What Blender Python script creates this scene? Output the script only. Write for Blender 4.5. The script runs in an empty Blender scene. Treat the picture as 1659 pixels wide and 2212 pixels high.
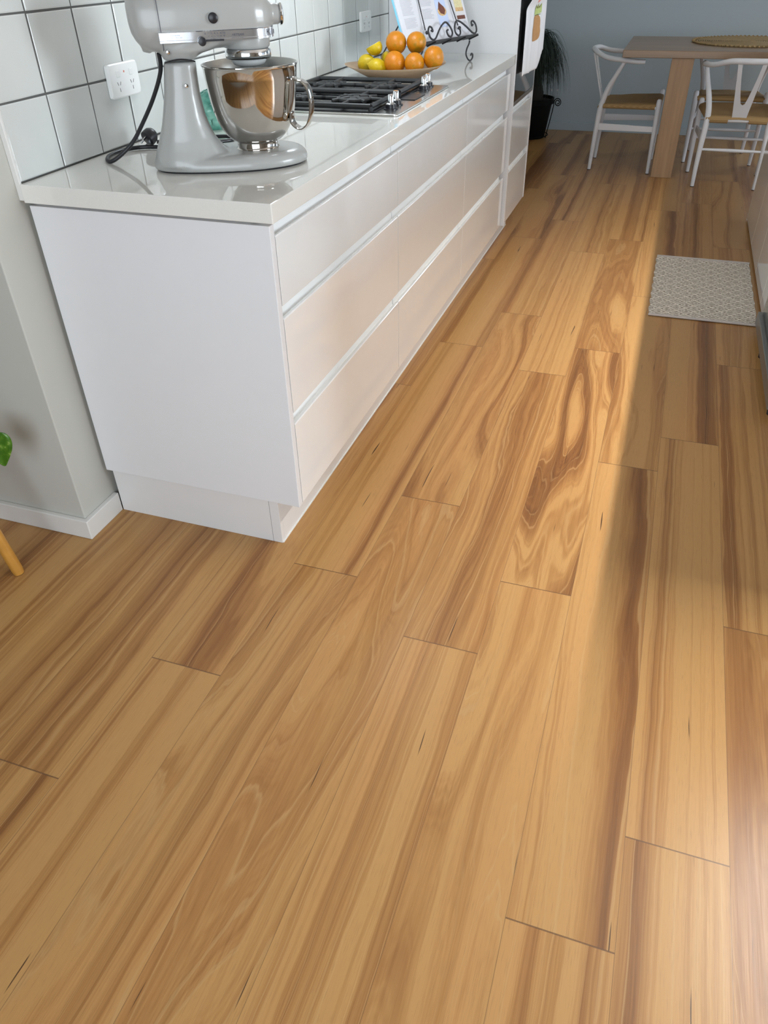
import bpy, bmesh, math, random
from mathutils import Vector, Matrix
random.seed(7)
PI = math.pi
R_ = math.radians
SC = bpy.context.scene
COL = SC.collection

# ------------------------------------------------------------------ camera
cam_d = bpy.data.cameras.new('camera'); cam = bpy.data.objects.new('camera', cam_d); COL.objects.link(cam)
F_PX, YAW, PITCH, ROLL = 1611.5, -0.342754, 0.64885, -0.022923
cam_d.sensor_fit = 'HORIZONTAL'; cam_d.sensor_width = 36.0; cam_d.lens = F_PX / 1659 * 36.0
cam_d.clip_start = 0.02; cam_d.clip_end = 100
_f = Vector((math.sin(YAW)*math.cos(PITCH), math.cos(YAW)*math.cos(PITCH), -math.sin(PITCH)))
_r = Vector((math.cos(YAW), -math.sin(YAW), 0)); _u = _r.cross(_f)
_c, _s = math.cos(ROLL), math.sin(ROLL)
_r2 = _c*_r + _s*_u; _u2 = -_s*_r + _c*_u
m = Matrix.Identity(4)
for i in range(3):
    m[i][0] = _r2[i]; m[i][1] = _u2[i]; m[i][2] = -_f[i]
m[0][3], m[1][3], m[2][3] = 1.33876, -1.39689, 1.32575
cam.matrix_world = m
SC.camera = cam

# ------------------------------------------------------------------ colour management, world, lights
SC.view_settings.view_transform = 'Standard'; SC.view_settings.look = 'None'
SC.view_settings.gamma = 1; SC.view_settings.use_curve_mapping = False
SC.view_settings.exposure = -0.06
w = bpy.data.worlds.new('world'); SC.world = w; w.use_nodes = True
w.node_tree.nodes['Background'].inputs[0].default_value = (0.72, 0.84, 1.0, 1)
w.node_tree.nodes['Background'].inputs[1].default_value = 0.9

def area(name, loc, target, sx, sy, power, color, spread=180):
    l = bpy.data.lights.new(name, 'AREA'); l.shape = 'RECTANGLE'; l.size = sx; l.size_y = sy
    l.energy = power; l.color = color; l.spread = R_(spread)
    o = bpy.data.objects.new(name, l); COL.objects.link(o); o.location = loc
    o.rotation_euler = (Vector(target) - Vector(loc)).to_track_quat('-Z', 'Z').to_euler()
    return o
# daylight through the glazed doors behind the camera, through the window on the right, and the strip lamp over the island
area('daylight_back', (1.3, -3.02, 1.35), (1.3, 0, 1.1), 2.6, 2.0, 50, (0.83, 0.92, 1.0), 140)
area('daylight_right', (6.36, 0.3, 1.5), (0, 0.9, 1.0), 2.6, 1.5, 130, (0.83, 0.92, 1.0), 110)
area('daylight_dining', (2.95, 6.12, 1.1), (2.95, 0, 1.0), 0.9, 1.9, 22, (0.80, 0.90, 1.0))
area('daylight_dining_right', (6.36, 4.5, 1.5), (0, 5.6, 1.2), 1.8, 1.5, 24, (0.72, 0.86, 1.0), 120)
area('island_strip_lamp', (2.62, 1.35, 2.47), (2.62, 1.35, 0), 0.05, 2.5, 88, (1.0, 0.965, 0.91), 106)
area('unseen_cooktop_lamp', (0.28, 1.26, 1.72), (0.28, 1.26, 0), 0.22, 0.40, 7.0, (0.84, 0.93, 1.0))  # unseen lamp added above the cooktop to brighten bench and tower side, no hood

# ------------------------------------------------------------------ helpers
def setk(o, label=None, cat=None, group=None, kind=None):
    if label: o['label'] = label
    if cat: o['category'] = cat
    if group: o['group'] = group
    if kind: o['kind'] = kind
    return o
def thing(name, label, cat, loc=(0, 0, 0), rz=0, group=None):
    o = bpy.data.objects.new(name, None); COL.objects.link(o); o.empty_display_size = 0.05
    o.location = loc; o.rotation_euler = (0, 0, rz)
    return setk(o, label, cat, group)
def wloc(o):
    v = Vector((0, 0, 0))
    while o is not None: v += Vector(o.location); o = o.parent
    return v
def obj(name, bm, mat, parent=None, smooth=True, bev=0, seg=2, sub=0, local=False, label=None, angle=40):
    """bm is in world metres unless local=True (then in the parent's own frame)"""
    bmesh.ops.recalc_face_normals(bm, faces=bm.faces)
    if parent is not None and not local:
        bmesh.ops.translate(bm, vec=-wloc(parent), verts=bm.verts)
    off = None
    if parent is None:
        xs = [v.co.x for v in bm.verts]; ys = [v.co.y for v in bm.verts]; zs = [v.co.z for v in bm.verts]
        off = Vector(((min(xs)+max(xs))/2, (min(ys)+max(ys))/2, min(zs)))
        bmesh.ops.translate(bm, vec=-off, verts=bm.verts)
    me = bpy.data.meshes.new(name); bm.to_mesh(me); bm.free()
    o = bpy.data.objects.new(name, me); COL.objects.link(o)
    if off is not None: o.location = off
    if parent is not None: o.parent = parent
    for mm in (mat if isinstance(mat, (list, tuple)) else [mat]): me.materials.append(mm)
    if smooth:
        for p in me.polygons: p.use_smooth = True
        try: me.set_sharp_from_angle(angle=R_(angle))
        except Exception: pass
    if bev:
        b = o.modifiers.new('bevel', 'BEVEL'); b.width = bev; b.segments = seg; b.limit_method = 'ANGLE'; b.angle_limit = R_(35)
        b.harden_normals = False
    if sub:
        s = o.modifiers.new('sub', 'SUBSURF'); s.levels = sub; s.render_levels = sub
    if label: o['label'] = label
    return o
def NB(): return bmesh.new()
def box(bm, x0, x1, y0, y1, z0, z1, mi=0):
    vs = [bm.verts.new((x, y, z)) for z in (z0, z1) for x, y in ((x0, y0), (x1, y0), (x1, y1), (x0, y1))]
    for q in ((3, 2, 1, 0), (4, 5, 6, 7), (0, 1, 5, 4), (1, 2, 6, 5), (2, 3, 7, 6), (3, 0, 4, 7)):
        f = bm.faces.new([vs[i] for i in q]); f.material_index = mi
    return bm
def B(*a): return box(NB(), *a)
def rings(bm, rs, cap0=True, cap1=True, closed=True, mi=0):
    vr = [[bm.verts.new(p) for p in r] for r in rs]
    n = len(vr[0])
    for a, b in zip(vr, vr[1:]):
        for i in range(n if closed else n-1):
            f = bm.faces.new((a[i], a[(i+1) % n], b[(i+1) % n], b[i])); f.material_index = mi
    if cap0: bm.faces.new(list(reversed(vr[0]))).material_index = mi
    if cap1: bm.faces.new(vr[-1]).material_index = mi
    return bm
def tube(bm, pts, r, n=10, cap=True, flat=1.0, upv=None, mi=0):
    pts = [Vector(p) for p in pts]; N = len(pts)
    rr = r if isinstance(r, (list, tuple)) else [r]*N
    prev = None; rs = []
    for i, p in enumerate(pts):
        t = (pts[min(i+1, N-1)] - pts[max(i-1, 0)]).normalized()
        if prev is None:
            a = Vector(upv) if upv else (Vector((0, 0, 1)) if abs(t.z) < 0.9 else Vector((1, 0, 0)))
            prev = (a - t*a.dot(t)).normalized()
        else:
            q = prev - t*prev.dot(t)
            prev = q.normalized() if q.length > 1e-6 else prev
        b = t.cross(prev)
        rs.append([p + prev*math.cos(2*PI*k/n)*rr[i]*flat + b*math.sin(2*PI*k/n)*rr[i] for k in range(n)])
    return rings(bm, rs, cap, cap, mi=mi)
def spline(pts, k=8):
    P = [Vector(p) for p in pts]; out = []
    for i in range(len(P)-1):
        p0 = P[max(i-1, 0)]; p1 = P[i]; p2 = P[i+1]; p3 = P[min(i+2, len(P)-1)]
        for j in range(k):
            t = j/k
            out.append(0.5*((2*p1) + (p2-p0)*t + (2*p0-5*p1+4*p2-p3)*t*t + (3*p1-p0-3*p2+p3)*t**3))
    out.append(P[-1]); return out
def lerp_list(vals, k):
    out = []
    for i in range(len(vals)-1):
        for j in range(k): out.append(vals[i] + (vals[i+1]-vals[i])*j/k)
    out.append(vals[-1]); return out
def lathe(bm, prof, n=32, c=(0, 0, 0), axis='z', cap0=False, cap1=False, mi=0):
    rs = []
    for r, h in prof:
        ring = []
        for k in range(n):
            a = 2*PI*k/n
            if axis == 'z': ring.append(Vector((c[0]+r*math.cos(a), c[1]+r*math.sin(a), c[2]+h)))
            elif axis == 'x': ring.append(Vector((c[0]+h, c[1]+r*math.cos(a), c[2]+r*math.sin(a))))
            else: ring.append(Vector((c[0]+r*math.sin(a), c[1]+h, c[2]+r*math.cos(a))))
        rs.append(ring)
    return rings(bm, rs, cap0, cap1, mi=mi)
def selli(cx, cy, hx, hy, e=2.0, n=32):
    out = []
    for k in range(n):
        a = 2*PI*k/n; ca, sa = math.cos(a), math.sin(a)
        out.append((cx + hx*math.copysign(abs(ca)**(2/e), ca), cy + hy*math.copysign(abs(sa)**(2/e), sa)))
    return out
def prism(bm, pts2, z0, z1, mi=0):
    return rings(bm, [[Vector((x, y, z0)) for x, y in pts2], [Vector((x, y, z1)) for x, y in pts2]], mi=mi)

# ------------------------------------------------------------------ materials
class NT:
    def __init__(s, name):
        s.m = bpy.data.materials.new(name); s.m.use_nodes = True
        s.t = s.m.node_tree; s.p = s.t.nodes['Principled BSDF']; s.l = s.t.links
    def n(s, typ, **kw):
        nd = s.t.nodes.new(typ)
        for k, v in kw.items():
            if isinstance(k, str) and hasattr(nd, k): setattr(nd, k, v)
        return nd
    def set(s, nd, i, v):
        if hasattr(v, 'is_linked') or isinstance(v, bpy.types.NodeSocket): s.l.new(v, nd.inputs[i])
        elif v is not None: nd.inputs[i].default_value = v
    def math(s, op, a, b=None, c=None, clamp=False):
        nd = s.t.nodes.new('ShaderNodeMath'); nd.operation = op; nd.use_clamp = clamp
        s.set(nd, 0, a); s.set(nd, 1, b); s.set(nd, 2, c); return nd.outputs[0]
    def xyz(s, x, y, z):
        nd = s.t.nodes.new('ShaderNodeCombineXYZ'); s.set(nd, 0, x); s.set(nd, 1, y); s.set(nd, 2, z); return nd.outputs[0]
    def noise(s, vec, scale=5, detail=2, rough=0.5, dims='3D', w=None):
        nd = s.t.nodes.new('ShaderNodeTexNoise'); nd.noise_dimensions = dims
        if vec is not None: s.l.new(vec, nd.inputs['Vector'])
        if w is not None: s.set(nd, 'W', w)
        nd.inputs['Scale'].default_value = scale; nd.inputs['Detail'].default_value = detail; nd.inputs['Roughness'].default_value = rough
        return nd.outputs[0]
    def ramp(s, f, stops, interp='LINEAR'):
        nd = s.t.nodes.new('ShaderNodeValToRGB'); nd.color_ramp.interpolation = interp
        els = nd.color_ramp.elements
        while len(els) < len(stops): els.new(0.5)
        for e, (p, c) in zip(els, stops):
            e.position = p; e.color = (c, c, c, 1) if isinstance(c, (int, float)) else (*c, 1)
        s.l.new(f, nd.inputs[0]); return nd.outputs[0]
    def mix(s, f, a, b, mode='MIX'):
        nd = s.t.nodes.new('ShaderNodeMix'); nd.data_type = 'RGBA'; nd.blend_type = mode
        for i, v in ((0, f), (6, a), (7, b)):
            if isinstance(v, tuple): v = (*v, 1) if len(v) == 3 else v
            s.set(nd, i, v)
        return nd.outputs[2]
    def bump(s, h, strength=0.2, dist=0.002):
        nd = s.t.nodes.new('ShaderNodeBump'); nd.inputs['Strength'].default_value = strength; nd.inputs['Distance'].default_value = dist
        s.l.new(h, nd.inputs['Height']); s.l.new(nd.outputs[0], s.p.inputs['Normal'])
    def obj(s): return s.t.nodes.new('ShaderNodeTexCoord').outputs['Object']
def mat(name, col, rough=0.5, metal=0.0, spec=0.5, var=0.0, vscale=20, bump=0.0, bscale=200, coat=0.0, bdist=0.001, emis=None, sheen=0):
    t = NT(name); p = t.p
    p.inputs['Base Color'].default_value = (*col, 1); p.inputs['Roughness'].default_value = rough
    p.inputs['Metallic'].default_value = metal; p.inputs['Specular IOR Level'].default_value = spec
    p.inputs['Coat Weight'].default_value = coat; p.inputs['Coat Roughness'].default_value = 0.04
    p.inputs['Sheen Weight'].default_value = sheen
    co = t.obj()
    if var or True:
        nz = t.noise(co, vscale, 3)
        v = max(var, 0.015)
        c = t.mix(nz, tuple(max(0, x*(1-v)) for x in col), tuple(min(1, x*(1+v)) for x in col))
        t.l.new(c, p.inputs['Base Color'])
    if bump: t.bump(t.noise(co, bscale, 2), bump, bdist)
    return t.m

M = {}
M['wall'] = mat('wall_paint', (0.50, 0.495, 0.45), 0.75, bump=0.08, bscale=300, var=0.02, vscale=2)
M['wallfar'] = mat('daylight_tinted_paint', (0.44, 0.515, 0.555), 0.75, bump=0.08, bscale=300, var=0.02, vscale=2)  # far wall paint with the cool daylight tint put into its colour
M['ceiling'] = mat('ceiling_paint', (0.66, 0.66, 0.65), 0.85)
M['trimw'] = mat('trim_paint', (0.70, 0.69, 0.66), 0.35, bump=0.05, bscale=60)
M['stone'] = mat('benchtop_stone', (0.76, 0.745, 0.70), 0.035, var=0.05, vscale=500, coat=0.4)
M['gloss'] = mat('gloss_white_acrylic', (0.83, 0.835, 0.83), 0.09, coat=0.6)
M['satin'] = mat('satin_white_board', (0.74, 0.74, 0.75), 0.38, bump=0.02, bscale=400)
M['rail'] = mat('white_channel', (0.90, 0.92, 0.92), 0.3)
M['kick'] = mat('white_kick', (0.72, 0.71, 0.70), 0.35)
M['tile'] = None
M['grout'] = mat('grey_grout', (0.10, 0.10, 0.095), 0.9)
M['steel'] = mat('polished_steel', (0.60, 0.575, 0.54), 0.06, metal=1)
M['steel_in'] = mat('satin_steel', (0.42, 0.42, 0.40), 0.32, metal=1)
M['brushed'] = mat('brushed_steel', (0.55, 0.54, 0.51), 0.22, metal=1)
M['chrome'] = mat('chrome', (0.82, 0.84, 0.86), 0.08, metal=1)
M['mixer'] = mat('grey_enamel', (0.375, 0.375, 0.36), 0.30, coat=0.2, var=0.02, vscale=900)
M['black'] = mat('black_plastic', (0.012, 0.012, 0.015), 0.35)
M['iron'] = mat('cast_iron', (0.018, 0.019, 0.02), 0.5, bump=0.2, bscale=300)
M['wiron'] = mat('wrought_iron', (0.025, 0.025, 0.028), 0.45, bump=0.15, bscale=150)
M['glassblk'] = mat('black_glass', (0.008, 0.008, 0.009), 0.05, coat=1)
M['plastic'] = mat('white_plastic', (0.78, 0.78, 0.76), 0.3)
M['slot'] = mat('socket_slot', (0.2, 0.2, 0.2), 0.6)
M['red'] = mat('red_mark', (0.6, 0.12, 0.08), 0.5)
M['chair'] = mat('white_lacquer', (0.74, 0.745, 0.77), 0.35)
M['pot'] = mat('black_pot', (0.003, 0.003, 0.003), 0.7, spec=0.2)
M['blade'] = mat('dark_foliage', (0.010, 0.024, 0.013), 0.7, var=0.4, vscale=8)
M['cap'] = mat('white_beater_cap', (0.6, 0.61, 0.6), 0.35)
M['soil'] = mat('potting_soil', (0.03, 0.02, 0.015), 0.9, bump=0.5, bscale=80)
M['terracotta'] = mat('ceramic_pot', (0.6, 0.58, 0.52), 0.4)
M['yellowwood'] = mat('honey_wood', (0.50, 0.235, 0.04), 0.35, var=0.25, vscale=30)

# --- floor wood
def floor_mat():
    t = NT('spotted_gum_planks'); p = t.p
    uvn = t.n('ShaderNodeUVMap'); uvn.uv_map = 'plank'
    sp = t.n('ShaderNodeSeparateXYZ'); t.l.new(uvn.outputs[0], sp.inputs[0]); U, V = sp.outputs[0], sp.outputs[1]
    at = t.n('ShaderNodeVertexColor'); at.layer_name = 'pk'
    sc = t.n('ShaderNodeSeparateColor'); t.l.new(at.outputs[0], sc.inputs[0]); tone, amp, seed = sc.outputs
    slope = at.outputs[1]
    seedz = t.math('MULTIPLY', seed, 97.0)
    u2 = t.math('ADD', U, t.math('MULTIPLY', seed, 31.0))
    # figure field: stretched smooth noise (cathedrals, knots) + slope across the board (straight grain)
    n1 = t.noise(t.xyz(t.math('MULTIPLY', u2, 1.0), t.math('MULTIPLY', V, 7.0), seedz), 1.0, 1.0, 0.35)
    wob = t.noise(t.xyz(t.math('MULTIPLY', u2, 5.0), t.math('MULTIPLY', V, 34.0), seedz), 1.0, 2.0, 0.5)
    h = t.math('MULTIPLY', t.math('SUBTRACT', n1, 0.5), t.math('MULTIPLY', amp, 1.6))
    h = t.math('ADD', h, t.math('MULTIPLY', V, t.math('MULTIPLY', slope, 5.0)))
    h = t.math('ADD', h, t.math('MULTIPLY', t.math('SUBTRACT', wob, 0.5), 0.055))
    hb = t.math('ADD', h, t.math('MULTIPLY', seed, 53.0))
    broad = t.noise(None, 3.6, 1.0, 0.5, '1D', w=hb)
    rin = t.noise(None, 20.0, 3.0, 0.68, '1D', w=hb)
    fine = t.noise(t.xyz(t.math('MULTIPLY', u2, 6.0), t.math('MULTIPLY', V, 420.0), seedz), 1.0, 3.0, 0.6)
    pore = t.noise(t.xyz(t.math('MULTIPLY', u2, 28.0), t.math('MULTIPLY', V, 900.0), seedz), 1.0, 1.0, 0.5)
    val = t.math('ADD', t.math('MULTIPLY', t.math('SUBTRACT', broad, 0.5), 1.9), t.math('MULTIPLY', t.math('SUBTRACT', rin, 0.5), 0.85))
    val = t.math('ADD', val, t.math('MULTIPLY', t.math('SUBTRACT', fine, 0.5), 0.34))
    streak = t.noise(t.xyz(t.math('MULTIPLY', u2, 1.3), t.math('MULTIPLY', V, 95.0), t.math('ADD', seedz, 3.0)), 1.0, 2.0, 0.6)
    val = t.math('ADD', val, t.math('MULTIPLY', t.math('SUBTRACT', streak, 0.5), 0.42))
    val = t.math('ADD', val, tone, clamp=True)
    c = t.ramp(val, [(0.0, (0.45, 0.248, 0.088)), (0.22, (0.37, 0.186, 0.060)), (0.48, (0.268, 0.120, 0.036)), (0.75, (0.178, 0.072, 0.021)), (1.0, (0.10, 0.039, 0.012))])
    # reddish drift
    rd = t.noise(t.xyz(t.math('MULTIPLY', u2, 0.8), t.math('MULTIPLY', V, 9.0), t.math('ADD', seedz, 5.0)), 1.0, 1.0)
    c = t.mix(t.ramp(rd, [(0.45, 0.0), (0.75, 0.35)]), c, t.mix(1.0, c, (1.02, 0.86, 0.82), 'MULTIPLY'))
    # pale ring lines
    pl = t.noise(None, 34.0, 1.0, 0.5, '1D', w=t.math('ADD', hb, 7.7))
    c = t.mix(t.ramp(pl, [(0.60, 0.0), (0.69, 0.55), (0.73, 0.0)]), c, (0.48, 0.295, 0.125))
    c = t.mix(t.ramp(pore, [(0.28, 0.35), (0.42, 0.0)]), c, (0.25, 0.13, 0.06))
    # dark gum veins: rare short cracks along the board
    ck = t.noise(t.xyz(t.math('MULTIPLY', u2, 5.2), t.math('MULTIPLY', t.math('ADD', V, t.math('MULTIPLY', t.math('SUBTRACT', wob, 0.5), 0.012)), 150.0), t.math('ADD', seedz, 11.0)), 1.0, 0.0)
    c = t.mix(t.ramp(ck, [(0.855, 0.0), (0.885, 0.9)]), c, (0.05, 0.022, 0.012))
    # seams
    ed = t.n('ShaderNodeVertexColor'); ed.layer_name = 'dim'
    sd = t.n('ShaderNodeSeparateColor'); t.l.new(ed.outputs[0], sd.inputs[0])
    hv = t.math('SUBTRACT', 0.0907, t.math('ABSOLUTE', V))
    hu = t.math('SUBTRACT', 0.739, t.math('ABSOLUTE', U))
    e1 = t.math('LESS_THAN', hv, 0.0006); e2 = t.math('LESS_THAN', hu, 0.0009)
    seam = t.math('MULTIPLY', t.math('MAXIMUM', t.math('MULTIPLY', e1, 0.55), t.math('MULTIPLY', e2, 0.8)), 1.0)
    c = t.mix(seam, c, (0.12, 0.06, 0.03))
    t.l.new(c, p.inputs['Base Color'])
    p.inputs['Specular IOR Level'].default_value = 0.42
    t.l.new(t.math('ADD', 0.25, t.math('MULTIPLY', fine, 0.16)), p.inputs['Roughness'])
    t.bump(t.math('ADD', fine, t.math('MULTIPLY', pore, 0.6)), 0.10, 0.0006)
    return t.m
M['floor'] = floor_mat()
def tile_mat():
    t = NT('handmade_gloss_tile'); p = t.p
    g = t.n('ShaderNodeNewGeometry'); sp = t.n('ShaderNodeSeparateXYZ'); t.l.new(g.outputs['Position'], sp.inputs[0])
    v = t.xyz(0.0, t.math('MULTIPLY', sp.outputs[1], 20.0), t.math('MULTIPLY', sp.outputs[2], 9.0))
    n1 = t.noise(v, 1.0, 2.0, 0.5)
    n2 = t.noise(t.xyz(3.0, t.math('MULTIPLY', sp.outputs[1], 110.0), t.math('MULTIPLY', sp.outputs[2], 40.0)), 1.0, 2.0, 0.5)
    c = t.mix(t.noise(t.xyz(0.0, sp.outputs[1], sp.outputs[2]), 7.0, 2.0), (0.565, 0.58, 0.56), (0.645, 0.655, 0.63))
    t.l.new(c, p.inputs['Base Color']); p.inputs['Roughness'].default_value = 0.13; p.inputs['Specular IOR Level'].default_value = 0.5
    t.bump(t.math('ADD', n1, t.math('MULTIPLY', n2, 0.12)), 0.4, 0.003)
    return t.m
M['tile'] = tile_mat()
def wood_mat(name, c0, c1, axis=0, sc=1.0, rough=0.45):
    t = NT(name); co = t.obj(); sp = t.n('ShaderNodeSeparateXYZ'); t.l.new(co, sp.inputs[0])
    k = [40.0*sc]*3; k[axis] = 2.5*sc
    v = t.xyz(*[t.math('MULTIPLY', sp.outputs[i], k[i]) for i in range(3)])
    n1 = t.noise(v, 1.0, 4.0, 0.6)
    k2 = [9.0*sc]*3; k2[axis] = 1.0*sc
    n2 = t.noise(t.xyz(*[t.math('MULTIPLY', sp.outputs[i], k2[i]) for i in range(3)]), 1.0, 2.0)
    f = t.math('ADD', t.math('MULTIPLY', n1, 0.6), t.math('MULTIPLY', n2, 0.6))
    t.l.new(t.ramp(f, [(0.35, c0), (0.85, c1)]), t.p.inputs['Base Color'])
    t.p.inputs['Roughness'].default_value = rough; t.bump(n1, 0.1, 0.0008)
    return t.m
M['table'] = wood_mat('messmate_top', (0.36, 0.235, 0.135), (0.21, 0.13, 0.07), 0, rough=0.3)
M['tableleg'] = wood_mat('messmate_leg', (0.47, 0.295, 0.155), (0.25, 0.14, 0.068), 2)
M['dish'] = wood_mat('pale_wood_dish', (0.44, 0.32, 0.21), (0.34, 0.23, 0.14), 0, 0.8, 0.5)
def cord_mat():
    t = NT('paper_cord'); co = t.obj(); sp = t.n('ShaderNodeSeparateXYZ'); t.l.new(co, sp.inputs[0])
    x, y = sp.outputs[0], sp.outputs[1]
    ax = t.math('ABSOLUTE', x); ay = t.math('ABSOLUTE', y)
    sel = t.math('GREATER_THAN', t.math('MULTIPLY', ay, 1.12), ax)
    line = t.math('ADD', t.math('MULTIPLY', sel, ay), t.math('MULTIPLY', t.math('SUBTRACT', 1.0, sel), ax))
    wv = t.math('SINE', t.math('MULTIPLY', line, 1300.0))
    c = t.mix(t.math('MULTIPLY', t.math('ADD', wv, 1.0), 0.5), (0.30, 0.185, 0.07), (0.42, 0.27, 0.115))
    t.l.new(c, t.p.inputs['Base Color']); t.p.inputs['Roughness'].default_value = 0.8
    t.bump(wv, 0.4, 0.001); return t.m
M['cord'] = cord_mat()
def fruit_mat(name, c0, c1, c2, sc):
    t = NT(name); co = t.obj()
    n = t.noise(co, sc, 3, 0.6); r = t.n('ShaderNodeObjectInfo').outputs['Random']
    f = t.math('ADD', n, t.math('MULTIPLY', t.math('SUBTRACT', r, 0.5), 0.3))
    t.l.new(t.ramp(f, [(0.35, c0), (0.55, c1), (0.72, c2)]), t.p.inputs['Base Color'])
    t.p.inputs['Roughness'].default_value = 0.36; t.p.inputs['Subsurface Weight'].default_value = 0.05
    vo = t.n('ShaderNodeTexVoronoi'); vo.inputs['Scale'].default_value = 420; t.l.new(co, vo.inputs['Vector'])
    t.bump(vo.outputs['Distance'], 0.35, 0.0008); return t.m
M['orange'] = fruit_mat('orange_peel', (0.60, 0.195, 0.002), (0.55, 0.21, 0.003), (0.28, 0.19, 0.006), 22)
M['lemon'] = fruit_mat('lemon_peel', (0.62, 0.44, 0.005), (0.57, 0.41, 0.006), (0.40, 0.34, 0.012), 22)
def rug_mat():
    t = NT('woven_diamond_rug'); co = t.obj(); sp = t.n('ShaderNodeSeparateXYZ'); t.l.new(co, sp.inputs[0])
    x, y = sp.outputs[0], sp.outputs[1]
    wx = t.noise(t.xyz(t.math('MULTIPLY', x, 14.0), t.math('MULTIPLY', y, 14.0), 0.0), 1.0, 2.0)
    x1 = t.math('ADD', x, t.math('MULTIPLY', t.math('SUBTRACT', wx, 0.5), 0.012))
    a = t.math('ADD', t.math('MULTIPLY', x1, 2*PI/0.075), t.math('MULTIPLY', y, 2*PI/0.072))
    b = t.math('SUBTRACT', t.math('MULTIPLY', x1, 2*PI/0.075), t.math('MULTIPLY', y, 2*PI/0.072))
    la = t.math('ABSOLUTE', t.math('SINE', t.math('MULTIPLY', a, 0.5))); lb = t.math('ABSOLUTE', t.math('SINE', t.math('MULTIPLY', b, 0.5)))
    mn = t.math('MINIMUM', la, lb)
    inner = t.math('MULTIPLY', la, lb)
    tick = t.noise(t.xyz(t.math('MULTIPLY', x, 95.0), t.math('MULTIPLY', y, 260.0), 0.0), 1.0, 1.0)
    tan = t.math('MULTIPLY', t.ramp(mn, [(0.10, 0.0), (0.22, 1.0)]), t.ramp(inner, [(0.40, 1.0), (0.62, 0.35), (0.8, 0.9)]))
    tan = t.math('MULTIPLY', tan, t.ramp(tick, [(0.38, 0.25), (0.52, 1.0)]))
    c = t.mix(tan, (0.93, 0.86, 0.76), (0.30, 0.24, 0.175))
    ex = t.math('GREATER_THAN', t.math('ABSOLUTE', y), 0.385)
    c = t.mix(ex, c, (0.55, 0.50, 0.45))
    t.l.new(c, t.p.inputs['Base Color']); t.p.inputs['Roughness'].default_value = 0.95
    t.bump(t.math('ADD', tick, t.math('MULTIPLY', tan, -0.5)), 0.7, 0.004); return t.m
M['rug'] = rug_mat()
M['rugedge'] = mat('rug_hem', (0.52, 0.46, 0.42), 0.95, var=0.2, vscale=200, bump=0.5, bscale=200)
M['seagrass'] = mat('seagrass', (0.33, 0.225, 0.10), 0.85, var=0.4, vscale=60, bump=0.6, bscale=120, bdist=0.003)
M['towel'] = mat('white_tea_towel', (0.80, 0.80, 0.82), 0.9, bump=0.15, bscale=500)
M['p_tan'] = mat('print_tan', (0.50, 0.27, 0.11), 0.9, var=0.2, vscale=60)
M['p_green'] = mat('print_green', (0.50, 0.60, 0.22), 0.9, var=0.3, vscale=60)
M['p_dgreen'] = mat('print_dark_green', (0.14, 0.22, 0.06), 0.9)
M['p_pink'] = mat('print_pink', (0.80, 0.33, 0.30), 0.9, var=0.2, vscale=60)
M['paper'] = mat('book_page', (0.72, 0.72, 0.76), 0.6)
M['ink'] = mat('grey_print', (0.52, 0.52, 0.56), 0.8)
M['blue'] = mat('light_blue_cover', (0.22, 0.60, 0.80), 0.45)
M['photo_a'] = mat('photo_pale_blue', (0.55, 0.64, 0.86), 0.5)
M['photo_b'] = mat('photo_chocolate', (0.16, 0.05, 0.03), 0.5, var=0.5, vscale=90)
M['photo_c'] = mat('photo_pastry', (0.70, 0.42, 0.20), 0.5, var=0.6, vscale=120)
M['photo_d'] = mat('photo_cream', (0.80, 0.66, 0.38), 0.5, var=0.4, vscale=150)
M['twist'] = mat('twisted_cord_light', (0.55, 0.53, 0.55), 0.5)
def glaze_mat():
    t = NT('teal_glaze'); co = t.obj(); n = t.noise(co, 26, 2)
    t.l.new(t.ramp(n, [(0.35, (0.02, 0.13, 0.10)), (0.5, (0.10, 0.33, 0.26)), (0.7, (0.25, 0.52, 0.42))]), t.p.inputs['Base Color'])
    t.p.inputs['Roughness'].default_value = 0.15; return t.m
M['teal'] = glaze_mat()
def leaf_mat():
    t = NT('pothos_leaf'); co = t.obj(); sp = t.n('ShaderNodeSeparateXYZ'); t.l.new(co, sp.inputs[0])
    n = t.noise(co, 70, 2)
    t.l.new(t.ramp(n, [(0.40, (0.035, 0.12, 0.006)), (0.62, (0.07, 0.18, 0.012)), (0.75, (0.26, 0.38, 0.08))]), t.p.inputs['Base Color'])
    t.p.inputs['Roughness'].default_value = 0.3; return t.m
M['leaf'] = leaf_mat()

# ------------------------------------------------------------------ SETTING
def struct(name, bm, mt, **kw):
    o = obj(name, bm, mt, **kw); o['kind'] = 'structure'; return o
XR, YB, YF, ZC = 6.2, -2.9, 6.03, 2.55
# floor: one mesh, boards laid as faces with their own grain data
PW, PX0, PL = 0.18149, 1.5010, 1.479
starts = {-3: -0.205, -2: 0.058, -1: -0.773, 0: -0.560, 1: 0.062, -6: -0.451, -5: -0.040, -4: 0.343, 2: -0.95, -7: -0.79, -8: 0.21, -9: -0.6,
          -10: -1.2}
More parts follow.
